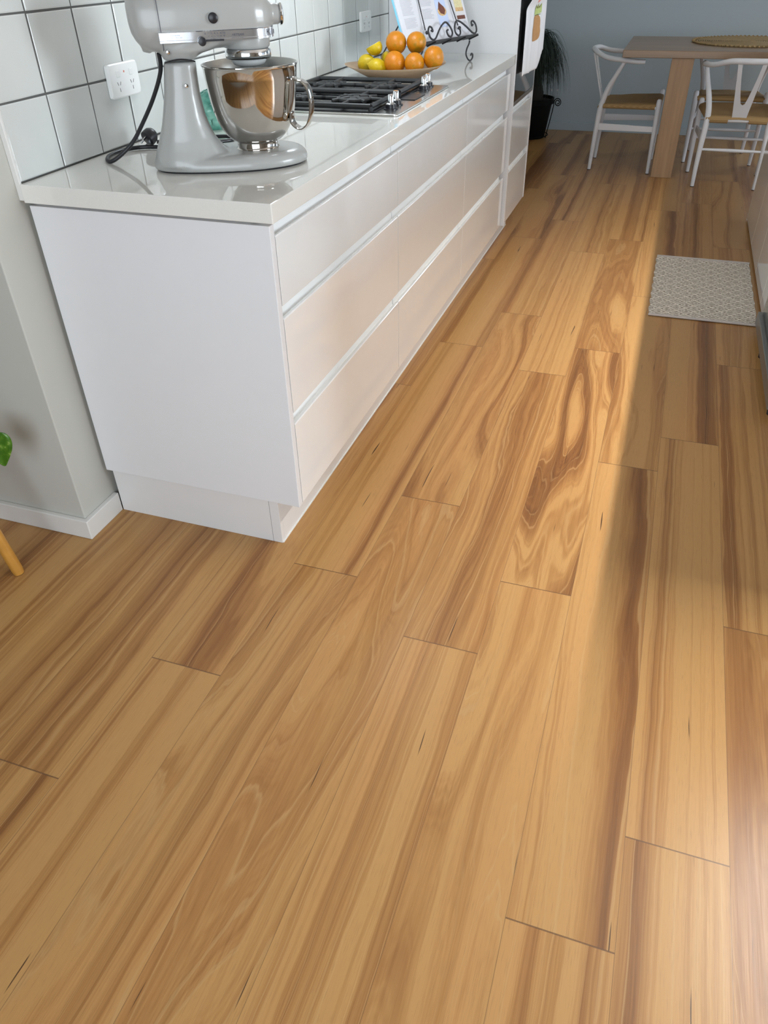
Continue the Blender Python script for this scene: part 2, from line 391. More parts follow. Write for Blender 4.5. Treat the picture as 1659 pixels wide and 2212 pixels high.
# (row, k): tone, figure, slope, seed     k = 0 is the board that starts at starts[row]
bd = {(0, 0): (0.17, .05, .75, .11), (0, -1): (0.36, .10, .60, .23), (0, 1): (0.46, .06, .55, .31),
      (-1, 0): (0.47, .42, .45, .47), (-1, -1): (0.16, .03, .7, .05), (-1, 1): (0.50, .55, .3, .61),
      (-2, 0): (0.34, .95, .12, .29), (-2, -1): (0.45, .60, .22, .71), (-2, 1): (0.46, .70, .25, .83),
      (-3, 0): (0.49, .45, .45, .37), (-3, -1): (0.15, .05, .7, .43), (-3, 1): (0.22, .10, .6, .53),
      (-4, 0): (0.45, .62, .28, .59), (-4, -1): (0.34, .80, .22, .67), (-5, 0): (0.24, .08, .65, .73), (-5, -1): (0.40, .60, .35, .79),
      (-6, 0): (0.40, .45, .35, .87), (-6, -1): (0.10, .04, .6, .91), (1, 0): (0.50, .15, .6, .97), (1, -1): (0.38, .5, .35, .03),
      (-7, 0): (0.50, .35, .45, .17), (-7, -1): (0.30, .2, .6, .21), (-8, 0): (0.45, .3, .5, .27)}
bm = NB(); uvl = bm.loops.layers.uv.new('plank'); pk = bm.loops.layers.color.new('pk'); rr = random.Random(5)
for i in range(-24, 26):
    xa = PX0 + i*PW; s0 = starts.get(i, rr.uniform(-1.2, 0.2))
    for k in range(-4, 6):
        ya, yb = s0 + k*PL, s0 + (k+1)*PL
        if yb < YB or ya > YF + 0.1: continue
        tn, am, sl, sd = bd.get((i, k), (rr.uniform(0.15, 0.52), rr.choice((.05, .1, .3, .5, .7)), rr.uniform(.25, .65), rr.random()))
        if (i + k) % 2: sl_ = sl
        vs = [bm.verts.new(v) for v in ((xa, ya, 0), (xa+PW, ya, 0), (xa+PW, yb, 0), (xa, yb, 0))]
        f = bm.faces.new(vs)
        for lp, (uu, vv) in zip(f.loops, ((-PL/2, -PW/2), (-PL/2, PW/2), (PL/2, PW/2), (PL/2, -PW/2))):
            lp[uvl].uv = (uu, vv); lp[pk] = (tn, am, sd, sl)
bm2me = bpy.data.meshes.new('floor'); bm.to_mesh(bm2me); bm.free()
floor = bpy.data.objects.new('floor', bm2me); COL.objects.link(floor); bm2me.materials.append(M['floor']); floor['kind'] = 'structure'

# walls
XL = -2.6
bm = NB(); box(bm, XL, -0.012, -0.107, YF+0.15, 0, ZC); struct('wall_left', bm, M['wall'], smooth=False, bev=0.003)
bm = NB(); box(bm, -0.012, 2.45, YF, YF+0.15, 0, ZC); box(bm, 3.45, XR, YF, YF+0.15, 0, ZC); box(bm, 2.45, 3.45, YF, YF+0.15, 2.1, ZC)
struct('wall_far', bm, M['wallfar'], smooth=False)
struct('wall_far_left', B(XL-0.12, XL, YB, -0.107, 0, ZC), M['wall'], smooth=False)
bm = NB()
box(bm, XL, 0.0, YB-0.15, YB, 0, ZC); box(bm, 2.6, XR, YB-0.15, YB, 0, ZC); box(bm, 0.0, 2.6, YB-0.15, YB, 2.4, ZC); box(bm, 0.0, 2.6, YB-0.15, YB, 0, 0.3)
struct('wall_back', bm, M['wall'], smooth=False)
bm = NB()
box(bm, XR, XR+0.15, YB, -0.6, 0, ZC); box(bm, XR, XR+0.15, 3.0, 3.55, 0, ZC); box(bm, XR, XR+0.15, 5.45, YF, 0, ZC); box(bm, XR, XR+0.15, 3.55, 5.45, 0, 0.7); box(bm, XR, XR+0.15, 3.55, 5.45, 2.3, ZC); box(bm, XR, XR+0.15, -0.6, 3.0, 0, 0.7); box(bm, XR, XR+0.15, -0.6, 3.0, 2.3, ZC)
struct('wall_right', bm, M['wall'], smooth=False)
struct('ceiling', B(XL-0.2, XR+0.2, YB-0.2, YF+0.2, ZC, ZC+0.1), M['ceiling'], smooth=False)
# window frames
def wframe_y(name, x0, x1, z0, z1, y, nmul):
    bm = NB(); t = 0.05
    box(bm, x0, x0+t, y-0.05, y+0.03, z0, z1); box(bm, x1-t, x1, y-0.05, y+0.03, z0, z1)
    box(bm, x0+t, x1-t, y-0.05, y+0.03, z0, z0+t); box(bm, x0+t, x1-t, y-0.05, y+0.03, z1-t, z1)
    for k in range(1, nmul):
        xm = x0 + (x1-x0)*k/nmul; box(bm, xm-t/2, xm+t/2, y-0.05, y+0.03, z0+t, z1-t)
    return struct(name, bm, M['trimw'], smooth=False)
wframe_y('window_1', 0.0, 2.6, 0.3, 2.4, YB, 2)
wframe_y('window_3', 2.45, 3.45, 0.0, 2.1, YF+0.05, 1)
bm = NB(); t = 0.05
for ya in (-0.6, 0.58, 1.78, 2.95): box(bm, XR-0.03, XR+0.05, ya, ya+t, 0.7, 2.3)
box(bm, XR-0.03, XR+0.05, -0.55, 2.95, 0.7, 0.75); box(bm, XR-0.03, XR+0.05, -0.55, 2.95, 2.25, 2.3)
struct('window_2', bm, M['trimw'], smooth=False)
bm = NB()
for ya in (3.55, 5.40): box(bm, XR-0.03, XR+0.05, ya, ya+t, 0.7, 2.3)
box(bm, XR-0.03, XR+0.05, 3.60, 5.40, 0.7, 0.75); box(bm, XR-0.03, XR+0.05, 3.60, 5.40, 2.25, 2.3)
struct('window_4', bm, M['trimw'], smooth=False)
# baseboards
bm = NB(); BH = 0.062
prism(bm, [(XL, -0.122), (0.004, -0.122), (0.004, 0.028), (-0.0118, 0.028), (-0.0118, -0.1072), (XL, -0.1072)], 0, BH)
struct('baseboard_left', bm, M['trimw'], smooth=False, bev=0.0025)
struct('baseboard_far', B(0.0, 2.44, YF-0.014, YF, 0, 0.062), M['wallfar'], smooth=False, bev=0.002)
struct('baseboard_dining', B(-0.012, 0.004, 3.2, YF-0.014, 0, 0.062), M['trimw'], smooth=False, bev=0.002)

# tiles: grout bed + one mesh of pillowed glossy tiles
TP = 0.1532
bm = NB(); box(bm, -0.012, -0.0016, 0.004, 2.58, 0.9205, 1.85, 0)
for r in range(6):
    z0 = 0.9235 + r*TP; z1 = z0 + TP - 0.0042
    for c in range(17):
        y0 = 0.0085 + c*TP; y1 = min(y0 + TP - 0.0042, 2.578)
        if y1 - y0 < 0.01: continue
        n = 4; jx = rr.uniform(-0.0006, 0.0006); tilt = rr.uniform(-0.0008, 0.0008); tz = rr.uniform(-0.0006, 0.0006)
        def P(a, b, x): return Vector((x + tilt*(a-0.5) + tz*(b-0.5), y0+(y1-y0)*a, z0+(z1-z0)*b))
        o_ = [(0, 0), (1, 0), (1, 1), (0, 1)]
        e = 0.018
        i_ = [(e, e), (1-e, e), (1-e, 1-e), (e, 1-e)]
        rings(bm, [[P(a, b, -0.004) for a, b in o_], [P(a, b, -0.0012+jx) for a, b in o_], [P(a, b, jx) for a, b in i_]], False, True, mi=1)
struct('wall_tiles', bm, [M['grout'], M['tile']], smooth=False)
struct('trim_1', B(-0.012, 0.001, 0.0005, 0.0075, 0.885, 1.85), M['trimw'], smooth=False, bev=0.001)

# ------------------------------------------------------------------ BENCH RUN
ZB, ZT, XD = 0.8805, 0.92, 0.6158
bm = NB(); box(bm, -0.0, XD, 0.0, 2.578, ZB, ZT)
top = obj('benchtop', bm, M['stone'], smooth=False, bev=0.0018); setk(top, 'pale grey stone worktop with polished surface along the tiled wall', 'benchtop')
def rail_prof(bm, y0, y1, z0, z1, xf, xb):
    # finger-pull channel: curved recess, scooped back between z0 (front top edge below) and z1
    pr = [(xf, z1), (xf-0.006, z1-0.002), (xb+0.001, z1-(z1-z0)*0.30), (xb, z1-(z1-z0)*0.55), (xb+0.002, z0-0.010), (xf-0.004, z0-0.014),
          (xf-0.004, z0-0.018), (xb-0.012, z0-0.018), (xb-0.012, z1)]
    rings(bm, [[Vector((x, y0, z)) for x, z in pr], [Vector((x, y1, z)) for x, z in pr]])
def drawer_bm(y0, y1, z0, z1, x0, x1, lip=0.006):
    # front board with a bevelled finger edge along its top
    pr = [(x0, z0), (x1, z0), (x1, z1-0.0025), (x1-0.002, z1), (x0+0.006, z1-0.004), (x0, z1-0.010)]
    bm = NB(); rings(bm, [[Vector((x, y0, z)) for x, z in pr], [Vector((x, y1, z)) for x, z in pr]]); return bm
XF = 0.6005
bays = [(0.034, 0.861, 'nearest the panelled end, below the stand mixer'), (0.863, 1.729, 'in the middle, below the gas cooktop'), (1.731, 2.556, 'beside the tall oven unit, below the fruit dish')]
rowz = [(0.694, 0.8465), (0.4235, 0.664), (0.1535, 0.392)]
railz = [(0.848, 0.880), (0.664, 0.692), (0.392, 0.421)]
for bi, (y0, y1, where) in enumerate(bays):
    t = thing('drawer_cabinet', 'gloss white three-drawer base cabinet ' + where, 'cabinet', (0.3, (y0+y1)/2, 0), 0, 'white drawer cabinets along the wall')
    bm = NB(); ya, yb = y0-0.001, y1+0.001
    box(bm, 0.004, 0.55, ya+0.0, ya+0.016, 0.1525, ZB); box(bm, 0.004, 0.55, yb-0.016, yb, 0.1525, ZB)
    box(bm, 0.004, 0.55, ya+0.016, yb-0.016, 0.1525, 0.168); box(bm, 0.004, 0.016, ya+0.016, yb-0.016, 0.168, ZB-0.001)
    obj('body', bm, M['satin'], t, smooth=False)
    for (a, b) in railz:
        bm = NB(); rail_prof(bm, y0+0.0006, y1-0.0006, a, b, 0.596, 0.578); obj('finger_rail', bm, M['rail'], t, smooth=False)
    for (a, b) in rowz:
        d = obj('drawer', drawer_bm(y0+0.0012, y1-0.0012, a, b, 0.5815, XF), M['gloss'], t, smooth=False, bev=0.0007)
# end panel and kick
ep = obj('end_panel', B(0.0, 0.6005, 0.012, 0.032, 0.152, 0.872), M['satin'], smooth=False, bev=0.0012)
setk(ep, 'plain white end panel closing the near end of the drawer run', 'panel')
bm = NB(); box(bm, 0.005, 0.499, 0.029, 0.045, 0.0, 0.152); box(bm, 0.500, 0.527, 0.029, 0.0455, 0, 0.152)
kp = thing('kickboard', 'white recessed kickboard under the long drawer run', 'kickboard', (0.5, 1.3, 0))
obj('end_board', bm, M['kick'], kp, smooth=False, bev=0.0006)
obj('front_board', B(0.511, 0.527, 0.046, 3.13, 0.0, 0.1518), M['kick'], kp, smooth=False, bev=0.0006)
obj('floor_bead', B(0.5271, 0.5301, 0.031, 3.13, 0.0, 0.0035), M['plastic'], kp, smooth=False)
# ------------------------------------------------------------------ TALL OVEN UNIT
T0, T1 = 2.5795, 3.150
t = thing('oven_tower', 'tall white cabinet holding the built-in oven at the end of the bench', 'cabinet', (0.3, 2.87, 0))
bm = NB(); box(bm, 0.0, 0.6165, T0, T0+0.019, 0.1525, 2.3); obj('side_panel', bm, M['satin'], t, smooth=False, bev=0.0008)
bm = NB(); box(bm, 0.0, 0.6165, T1-0.018, T1, 0.16, 2.3); obj('side_panel', bm, M['satin'], t, smooth=False, bev=0.0008)
bm = NB(); box(bm, 0.004, 0.02, T0+0.019, T1-0.018, 0.153, 2.3); box(bm, 0.02, 0.56, T0+0.019, T1-0.018, 0.153, 0.168); box(bm, 0.02, 0.56, T0+0.019, T1-0.018, 0.66, 0.676)
box(bm, 0.02, 0.56, T0+0.019, T1-0.018, 1.32, 1.336); box(bm, 0.02, 0.56, T0+0.019, T1-0.018, 2.284, 2.3)
obj('body', bm, M['satin'], t, smooth=False)
obj('cupboard_door', B(0.595, 0.614, T0+0.021, T1-0.02, 1.345, 2.29), M['gloss'], t, smooth=False, bev=0.0008)
for a, b in ((0.436, 0.6725), (0.161, 0.404)):
    obj('drawer', drawer_bm(T0+0.021, T1-0.020, a, b, 0.5955, 0.6145), M['gloss'], t, smooth=False, bev=0.0007)
for a, b in ((0.674, 0.700), (0.406, 0.434)):
    bm = NB(); rail_prof(bm, T0+0.020, T1-0.019, a, b, 0.610, 0.592); obj('finger_rail', bm, M['rail'], t, smooth=False)
ov = thing('built_in_oven', 'black glass built-in oven with a tea towel over its handle', 'oven', (0.33, 2.87, 0.702))
obj('casing', B(0.05, 0.590, T0+0.028, T1-0.027, 0.705, 1.31), M['brushed'], ov, smooth=False)
obj('door_glass', B(0.5905, 0.618, T0+0.021, T1-0.020, 0.7225, 1.20), M['glassblk'], ov, smooth=False, bev=0.0012)
obj('control_panel', B(0.5905, 0.618, T0+0.021, T1-0.020, 1.204, 1.318), M['glassblk'], ov, smooth=False, bev=0.001)
obj('lower_trim', B(0.5905, 0.6175, T0+0.021, T1-0.020, 0.702, 0.7205), M['brushed'], ov, smooth=False, bev=0.0008)
bm = NB(); tube(bm, [(0.660, T0+0.05, 1.150), (0.660, T1-0.05, 1.150)], 0.0085, 14)
for y in (T0+0.075, T1-0.075): tube(bm, [(0.617, y, 1.150), (0.660, y, 1.150)], 0.006, 10)
obj('handle', bm, M['brushed'], ov)
for y in (2.72, 2.87, 3.0):
    bm = NB(); lathe(bm, [(0.016, 0), (0.016, 0.022), (0.013, 0.025)], 20, (0.618, y, 1.262), 'x', True, True); obj('knob', bm, M['brushed'], ov)

# tea towel draped over the handle
def towel():
    t = thing('tea_towel', 'white printed tea towel hanging over the oven handle', 'towel', (0.675, 2.82, 0.82))
    ya, yb = T0+0.065, T1-0.055
    ny, nz = 44, 40
    def P(a, s, off=0.0):
        y = ya + (yb-ya)*a
        hem = 0.830 - 0.012*math.sin(a*3.2) + 0.058*min(1, max(0, (a-0.80)/0.16)) - 0.006*(a < 0.03)
        fold = 0.0035*math.sin(a*9+0.6) + 0.0022*math.sin(a*21) + 0.0012*math.sin(a*37+1)
        if s < 0.08:      # back leg to top of the bar
            q = s/0.08; ang = PI*(1-q)
            return Vector((0.660 + 0.0105*math.cos(ang), y, 1.150 + 0.0105*math.sin(ang)))
        q = (s-0.08)/0.92
        k = min(1, q/0.22); k = k*k*(3-2*k)
        x = 0.6705*(1-k) + (0.6340 + 0.018*a)*k + fold*min(1, q*3)
        x = max(x, 0.6215)
        yy = y + 0.012*q*(a > 0.93)
        return Vector((x, yy, 1.150 + (hem-1.150)*q))
    bm = NB(); g = [[bm.verts.new(P(i/ny, j/nz)) for i in range(ny+1)] for j in range(nz+1)]
    for j in range(nz):
        for i in range(ny): bm.faces.new((g[j][i], g[j][i+1], g[j+1][i+1], g[j+1][i]))
    o = obj('front_cloth', bm, M['towel'], t, angle=180); sm = o.modifiers.new('th', 'SOLIDIFY'); sm.thickness = 0.0022; sm.offset = 0
    # rear layer
    bm = NB(); g = []
    for j in range(13):
        q = j/12*0.12
        g.append([bm.verts.new((0.6475-0.010*q + 0.003*math.sin(i*0.9), ya+(yb-ya)*i/ny, 1.150-0.20*q)) for i in range(ny+1)])
    for j in range(12):
        for i in range(ny): bm.faces.new((g[j][i], g[j][i+1], g[j+1][i+1], g[j+1][i]))
    o = obj('rear_cloth', bm, M['towel'], t, angle=180); sm = o.modifiers.new('th', 'SOLIDIFY'); sm.thickness = 0.002; sm.offset = 0
    # printed picture: patches that follow the cloth just off its surface
    def patch(name, outline, mt):
        bm = NB(); cy = sum(p[0] for p in outline)/len(outline); cz = sum(p[1] for p in outline)/len(outline)
        K = 6; R = []
        def S(a, s):
            p = P(a, s); p.x += 0.0020; return p
        for k in range(K+1):
            f = k/K
            R.append([bm.verts.new(S(cy+(a-cy)*f, cz+(b-cz)*f)) for a, b in outline] if k else None)
        c = bm.verts.new(S(cy, cz)); n = len(outline)
        for i in range(n): bm.faces.new((c, R[1][i], R[1][(i+1) % n]))
        for k in range(1, K):
            for i in range(n): bm.faces.new((R[k][i], R[k+1][i], R[k+1][(i+1) % n], R[k][(i+1) % n]))
        obj(name, bm, mt, t, angle=180)
    def s_of(z): return 0.08 + 0.92*(1.150-z)/(1.150-0.825)
    body = [(0.58+0.115*(math.sin(2*PI*k/24)), s_of(0.985 + 0.062*math.cos(2*PI*k/24)*(1 if math.cos(2*PI*k/24) < 0 else 0.85))) for k in range(24)]
    body = [(0.54 + (0.18 if z > s_of(1.0) else 0.145)*x, z) for x, z in ((math.copysign(abs(math.sin(2*PI*k/28))**0.6, math.sin(2*PI*k/28)), s_of(1.0 + 0.052*math.copysign(abs(math.cos(2*PI*k/28))**0.75, math.cos(2*PI*k/28)))) for k in range(28))]
    patch('root_print', body, M['p_tan'])
    patch('leaf_print', [(0.42, s_of(1.056)), (0.43, s_of(1.070)), (0.46, s_of(1.096)), (0.51, s_of(1.080)), (0.56, s_of(1.098)), (0.61, s_of(1.080)), (0.68, s_of(1.096)), (0.72, s_of(1.072)), (0.70, s_of(1.058)), (0.56, s_of(1.054))], M['p_green'])
    patch('stalk_print', [(0.43, s_of(1.0515)), (0.47, s_of(1.0535)), (0.56, s_of(1.0545)), (0.66, s_of(1.0535)), (0.69, s_of(1.0515)), (0.56, s_of(1.0495))], M['p_dgreen'])
    patch('flower_print', [(0.44, s_of(1.108)), (0.44, s_of(1.132)), (0.52, s_of(1.140)), (0.60, s_of(1.128)), (0.58, s_of(1.108)), (0.50, s_of(1.099))], M['p_pink'])
towel()

# ------------------------------------------------------------------ ISLAND, APPLIANCE, RUG
isl = thing('kitchen_island', 'gloss white island bench facing the drawer run across the aisle', 'island', (2.3, 2.3, 0))
IX, IY0, IY1 = 1.870, 0.20, 3.578
bm = NB(); box(bm, IX+0.020, 2.70, 2.03, IY1-0.018, 0.006, 0.878); box(bm, IX+0.02, 2.70, IY0, 1.12, 0.006, 0.878); box(bm, 2.60, 2.70, 1.12, 2.03, 0.006, 0.878)
obj('body', bm, M['satin'], isl, smooth=False)
ys = [IY1, 3.068, 2.62, 2.205, 2.03]
for a, b in zip(ys[1:], ys[:-1]):
    obj('door', B(IX, IX+0.018, a+0.0012, b-0.0012, 0.012, 0.872), M['gloss'], isl, smooth=False, bev=0.0008)
for a, b in ((0.202, 0.66), (0.662, 1.12)): obj('door', B(IX, IX+0.018, a, b, 0.012, 0.872), M['gloss'], isl, smooth=False, bev=0.0008)
obj('end_panel', B(IX, 2.72, IY1+0.0005, IY1+0.018, 0.0, 0.8795), M['gloss'], isl, smooth=False, bev=0.0008)
it = obj('island_top', B(IX-0.028, 2.78, IY0-0.02, IY1+0.04, 0.8805, 0.92), M['stone'], smooth=False, bev=0.0018)
setk(it, 'pale stone top of the white island bench', 'benchtop')
ap = thing('dishwasher', 'grey steel dishwasher on short black feet beside the island doors', 'dishwasher', (2.15, 1.56, 0))
obj('cabinet', B(1.895, 2.50, 1.158, 1.935, 0.042, 0.86), M['steel_in'], ap, smooth=False, bev=0.003)
M['dw'] = mat('grey_steel_door', (0.34, 0.34, 0.32), 0.13, metal=0.85)
M['dwg'] = mat('grey_steel_frame', (0.30, 0.30, 0.28), 0.35, metal=0.7)
obj('door', B(1.850, 1.894, 1.165, 1.93, 0.085, 0.85), M['dw'], ap, smooth=False, bev=0.002)
obj('base_strip', B(1.832, 1.894, 1.158, 1.935, 0.030, 0.080), M['dwg'], ap, smooth=False, bev=0.003)
bm = NB(); tube(bm, [(1.835, 1.25, 0.80), (1.835, 1.85, 0.80)], 0.008, 12)
for y in (1.30, 1.80): tube(bm, [(1.851, y, 0.80), (1.835, y, 0.80)], 0.005, 8)
obj('handle', bm, M['brushed'], ap)
for x, y in ((1.862, 1.19), (1.858, 1.66), (2.44, 1.19), (2.44, 1.88)):
    bm = NB(); lathe(bm, [(0.020, 0), (0.020, 0.012), (0.014, 0.016), (0.014, 0.0425)], 18, (x, y, 0), 'z', True, True); obj('foot', bm, M['black'], ap)

rug = thing('runner_rug', 'cream and taupe diamond-weave rug lying beside the island', 'rug', (1.63, 2.372, 0))
bm = NB(); nx, ny = 22, 40
def RP(i, j, top=True):
    x = 1.404 + 0.446*i/nx; y = 1.972 + 0.800*j/ny
    if i == 0: x += 0.003*math.sin(j*1.3) - 0.002
    if i == nx: x += 0.002*math.sin(j*1.1)
    z = 0.006 + 0.0012*math.sin(i*0.8)*math.sin(j*0.5) + (0.004*max(0, (j-ny+3)/3)**2)
    return (x, y, z if top else 0.0006)
g = [[bm.verts.new(RP(i, j)) for i in range(nx+1)] for j in range(ny+1)]
for j in range(ny):
    for i in range(nx): bm.faces.new((g[j][i], g[j][i+1], g[j+1][i+1], g[j+1][i]))
h_ = [[bm.verts.new(RP(i, j, False)) for i in range(nx+1)] for j in range(ny+1)]
for j in range(ny):
    bm.faces.new((g[j][0], g[j+1][0], h_[j+1][0], h_[j][0])); bm.faces.new((g[j][nx], h_[j][nx], h_[j+1][nx], g[j+1][nx]))
for i in range(nx):
    bm.faces.new((g[0][i], h_[0][i], h_[0][i+1], g[0][i+1])); bm.faces.new((g[ny][i], g[ny][i+1], h_[ny][i+1], h_[ny][i]))
obj('woven_field', bm, M['rug'], rug, angle=60)
for y in (1.966, 2.777):
    bm = NB(); tube(bm, [(1.403 + 0.449*k/12, y, 0.0068) for k in range(13)], 0.0062, 10, flat=0.85); obj('hem', bm, M['rugedge'], rug)

# ------------------------------------------------------------------ COOKTOP
ck = thing('gas_cooktop', 'stainless steel gas cooktop with black trivets set in the bench', 'cooktop', (0.31, 1.26, ZT))
X0, X1, Y0, Y1 = 0.050, 0.569, 0.958, 1.552
bm = NB(); prism(bm, selli((X0+X1)/2, (Y0+Y1)/2, (X1-X0)/2, (Y1-Y0)/2, 60, 64), ZT+0.0003, ZT+0.006)
obj('hob_plate', bm, M['brushed'], ck, bev=0.001)
def grate(y0, y1, x0, x1, cs):
    bm = NB(); z = ZT+0.020; r = 0.0062
    def bar(a, b, r_=r): tube(bm, [a, b], r_, 8)
    z1 = z
    P = [(x0, y0, z1), (x1, y0, z1), (x1, y1, z1), (x0, y1, z1)]
    for k in range(4): bar(P[k], P[(k+1) % 4], 0.0080)
    for (x, y) in ((x0, y0), (x1, y0), (x1, y1), (x0, y1)): tube(bm, [(x, y, z1), (x, y, ZT+0.0065)], 0.0075, 8)
    for cx, cy, rad in cs:
        tube(bm, [(cx+rad*math.cos(2*PI*k/28), cy+rad*math.sin(2*PI*k/28), z1+0.001) for k in range(29)], 0.0065, 8, cap=False)
        for a in range(4):
            an = a*PI/2 + PI/4
            tube(bm, [(cx+rad*0.35*math.cos(an), cy+rad*0.35*math.sin(an), z1+0.004), (cx+rad*1.5*math.cos(an), cy+rad*1.5*math.sin(an), z1)], 0.006, 8)
        bar((cx, y0, z1), (cx, cy-rad, z1)); bar((cx, cy+rad, z1), (cx, y1, z1))
        bar((max(x0, cx-rad-0.06), cy, z1), (cx-rad, cy, z1)); bar((cx+rad, cy, z1), (min(x1, cx+rad+0.06), cy, z1))
    return bm
obj('trivet', grate(0.985, 1.245, 0.080, 0.475, [(0.175, 1.115, 0.042), (0.375, 1.115, 0.052)]), M['iron'], ck)
obj('trivet', grate(1.265, 1.525, 0.080, 0.475, [(0.175, 1.395, 0.042), (0.375, 1.395, 0.046)]), M['iron'], ck)
for cx, cy, rad in ((0.175, 1.115, 0.034), (0.375, 1.115, 0.046), (0.175, 1.395, 0.034), (0.375, 1.395, 0.036)):
    bm = NB(); lathe(bm, [(rad*1.5, 0.0065), (rad*1.5, 0.009), (rad*1.05, 0.013), (rad, 0.020), (rad*0.95, 0.024), (rad*0.3, 0.026)], 28, (cx, cy, ZT), 'z', True, True); obj('burner', bm, M['iron'], ck)
for (x0, x1, y0, y1) in ((0.064, 0.492, 0.970, 1.250), (0.064, 0.492, 1.258, 1.540)):
    bm = NB(); w1, w2 = 0.034, 0.030
    for q in ((x0, x1, y0, y0+w1), (x0, x1, y1-w1, y1), (x0, x0+w2, y0+w1, y1-w1), (x1-w2, x1, y0+w1, y1-w1), (x0+w2, x1-w2, (y0+y1)/2-0.02, (y0+y1)/2+0.02), ((x0+x1)/2-0.02, (x0+x1)/2+0.02, y0+w1, (y0+y1)/2-0.02), ((x0+x1)/2-0.02, (x0+x1)/2+0.02, (y0+y1)/2+0.02, y1-w1)):
        box(bm, *q, ZT+0.0062, ZT+0.0085)
    obj('spill_tray', bm, M['black'], ck, smooth=False)
obj('spill_tray', B(0.488, 0.545, 1.215, 1.335, ZT+0.0062, ZT+0.0085), M['black'], ck, smooth=False, bev=0.001)
for (x, y) in ((0.520, 1.045), (0.512, 1.120), (0.512, 1.430), (0.503, 1.510)):
    bm = NB(); lathe(bm, [(0.022, 0.006), (0.022, 0.009), (0.017, 0.0095), (0.0165, 0.019)], 24, (x, y, ZT), 'z', True, True)
    k = obj('knob', bm, M['black'], ck)
    bm = NB(); lathe(bm, [(0.014, 0.019), (0.0145, 0.021), (0.0095, 0.024), (0.0085, 0.044), (0.0075, 0.046)], 24, (x, y, ZT), 'z', True, True)
    obj('knob_stem', bm, M['chrome'], k)

# ------------------------------------------------------------------ STAND MIXER
CX, CY, TH = 0.425, 0.330, R_(34)
mx = thing('stand_mixer', 'light grey tilt-head stand mixer with steel bowl on the near end of the bench', 'mixer', (CX, CY, ZT), TH)
def ring_z(s0, s1, hw, z, e=2.6, n=40): return [Vector((x, y, z)) for x, y in selli((s0+s1)/2, 0, (s1-s0)/2, hw, e, n)]
def base_outline(z, inset):
    pts = []; n = 48
    for k in range(n):
        a = 2*PI*k/n; ca, sa = math.cos(a), math.sin(a)
        s = -0.062 + 0.180*math.copysign(abs(ca)**(0.8), ca)
        hw = 0.105 if s > -0.02 else 0.105 - 0.022*min(1, (-0.02-s)/0.18)
        y = hw*math.copysign(abs(sa)**(0.85), sa)
        l = math.hypot(s+0.062, y); f = (l-inset)/l
        pts.append(Vector((-0.062+(s+0.062)*f, y*f, z)))
    return pts
bm = NB()
rings(bm, [base_outline(0.003, 0.002), base_outline(0.010, 0), base_outline(0.020, 0.002), base_outline(0.028, 0.010), base_outline(0.033, 0.024)])
rings(bm, [ring_z(-0.236, -0.05, 0.080, 0.014), ring_z(-0.234, -0.062, 0.075, 0.03), ring_z(-0.228, -0.080, 0.066, 0.046), ring_z(-0.219, -0.094, 0.059, 0.066), ring_z(-0.209, -0.104, 0.054, 0.092),
           ring_z(-0.202, -0.110, 0.050, 0.115), ring_z(-0.192, -0.114, 0.047, 0.156), ring_z(-0.184, -0.114, 0.045, 0.200), ring_z(-0.182, -0.113, 0.044, 0.2155)])
o = obj('base', bm, M['mixer'], mx, local=True)
rm = o.modifiers.new('r', 'REMESH'); rm.mode = 'VOXEL'; rm.voxel_size = 0.003; rm.use_smooth_shade = True
sm = o.modifiers.new('s', 'SMOOTH'); sm.factor = 0.6; sm.iterations = 14
bm = NB(); rings(bm, [base_outline(0.0, 0.010), base_outline(0.004, 0.006)]); obj('foot_pad', bm, M['black'], mx, local=True)
# head
def ring_s(s, z0, z1, hw, e=2.5, n=40):
    return [Vector((s, y, z)) for y, z in selli(0, (z0+z1)/2, hw, (z1-z0)/2, e, n)]
bm = NB()
hs = [(-0.2405, .285, .318, .022), (-0.238, .268, .332, .038), (-0.231, .254, .340, .050), (-0.222, .243, .346, .057), (-0.208, .236, .350, .062), (-0.19, .232, .352, .066), (-0.15, .231, .3545, .0685), (-0.10, .233, .354, .0685),
      (-0.05, .236, .351, .0665), (-0.01, .238, .347, .063), (0.02, .243, .342, .057), (0.040, .250, .334, .048), (0.052, .262, .322, .036), (0.058, .270, .316, .026), (0.0595, .2755, .311, .020)]
rings(bm, [ring_s(s, a, b, h) for s, a, b, h in hs])
rings(bm, [ring_z(-0.181, -0.113, 0.044, 0.2185), ring_z(-0.183, -0.107, 0.0465, 0.224), ring_z(-0.186, -0.094, 0.052, 0.230), ring_z(-0.190, -0.068, 0.058, 0.236), ring_z(-0.195, -0.04, 0.060, 0.246), ring_z(-0.195, -0.03, 0.060, 0.26)])
lathe(bm, [(0.047, 0.232), (0.0495, 0.236), (0.0505, 0.25), (0.0505, 0.285)], 40, (0.003, 0, 0), 'z', True, True)
lathe(bm, [(0.0205, 0.045), (0.0195, 0.080)], 32, (0, 0, 0.293), 'x', True, True)
lathe(bm, [(0.032, -0.205), (0.028, -0.222)], 24, (0, 0, 0.262), 'x', True, True)
head = obj('head', bm, M['mixer'], mx, local=True)
rm = head.modifiers.new('r', 'REMESH'); rm.mode = 'VOXEL'; rm.voxel_size = 0.003; rm.use_smooth_shade = True
sm = head.modifiers.new('s', 'SMOOTH'); sm.factor = 0.6; sm.iterations = 8
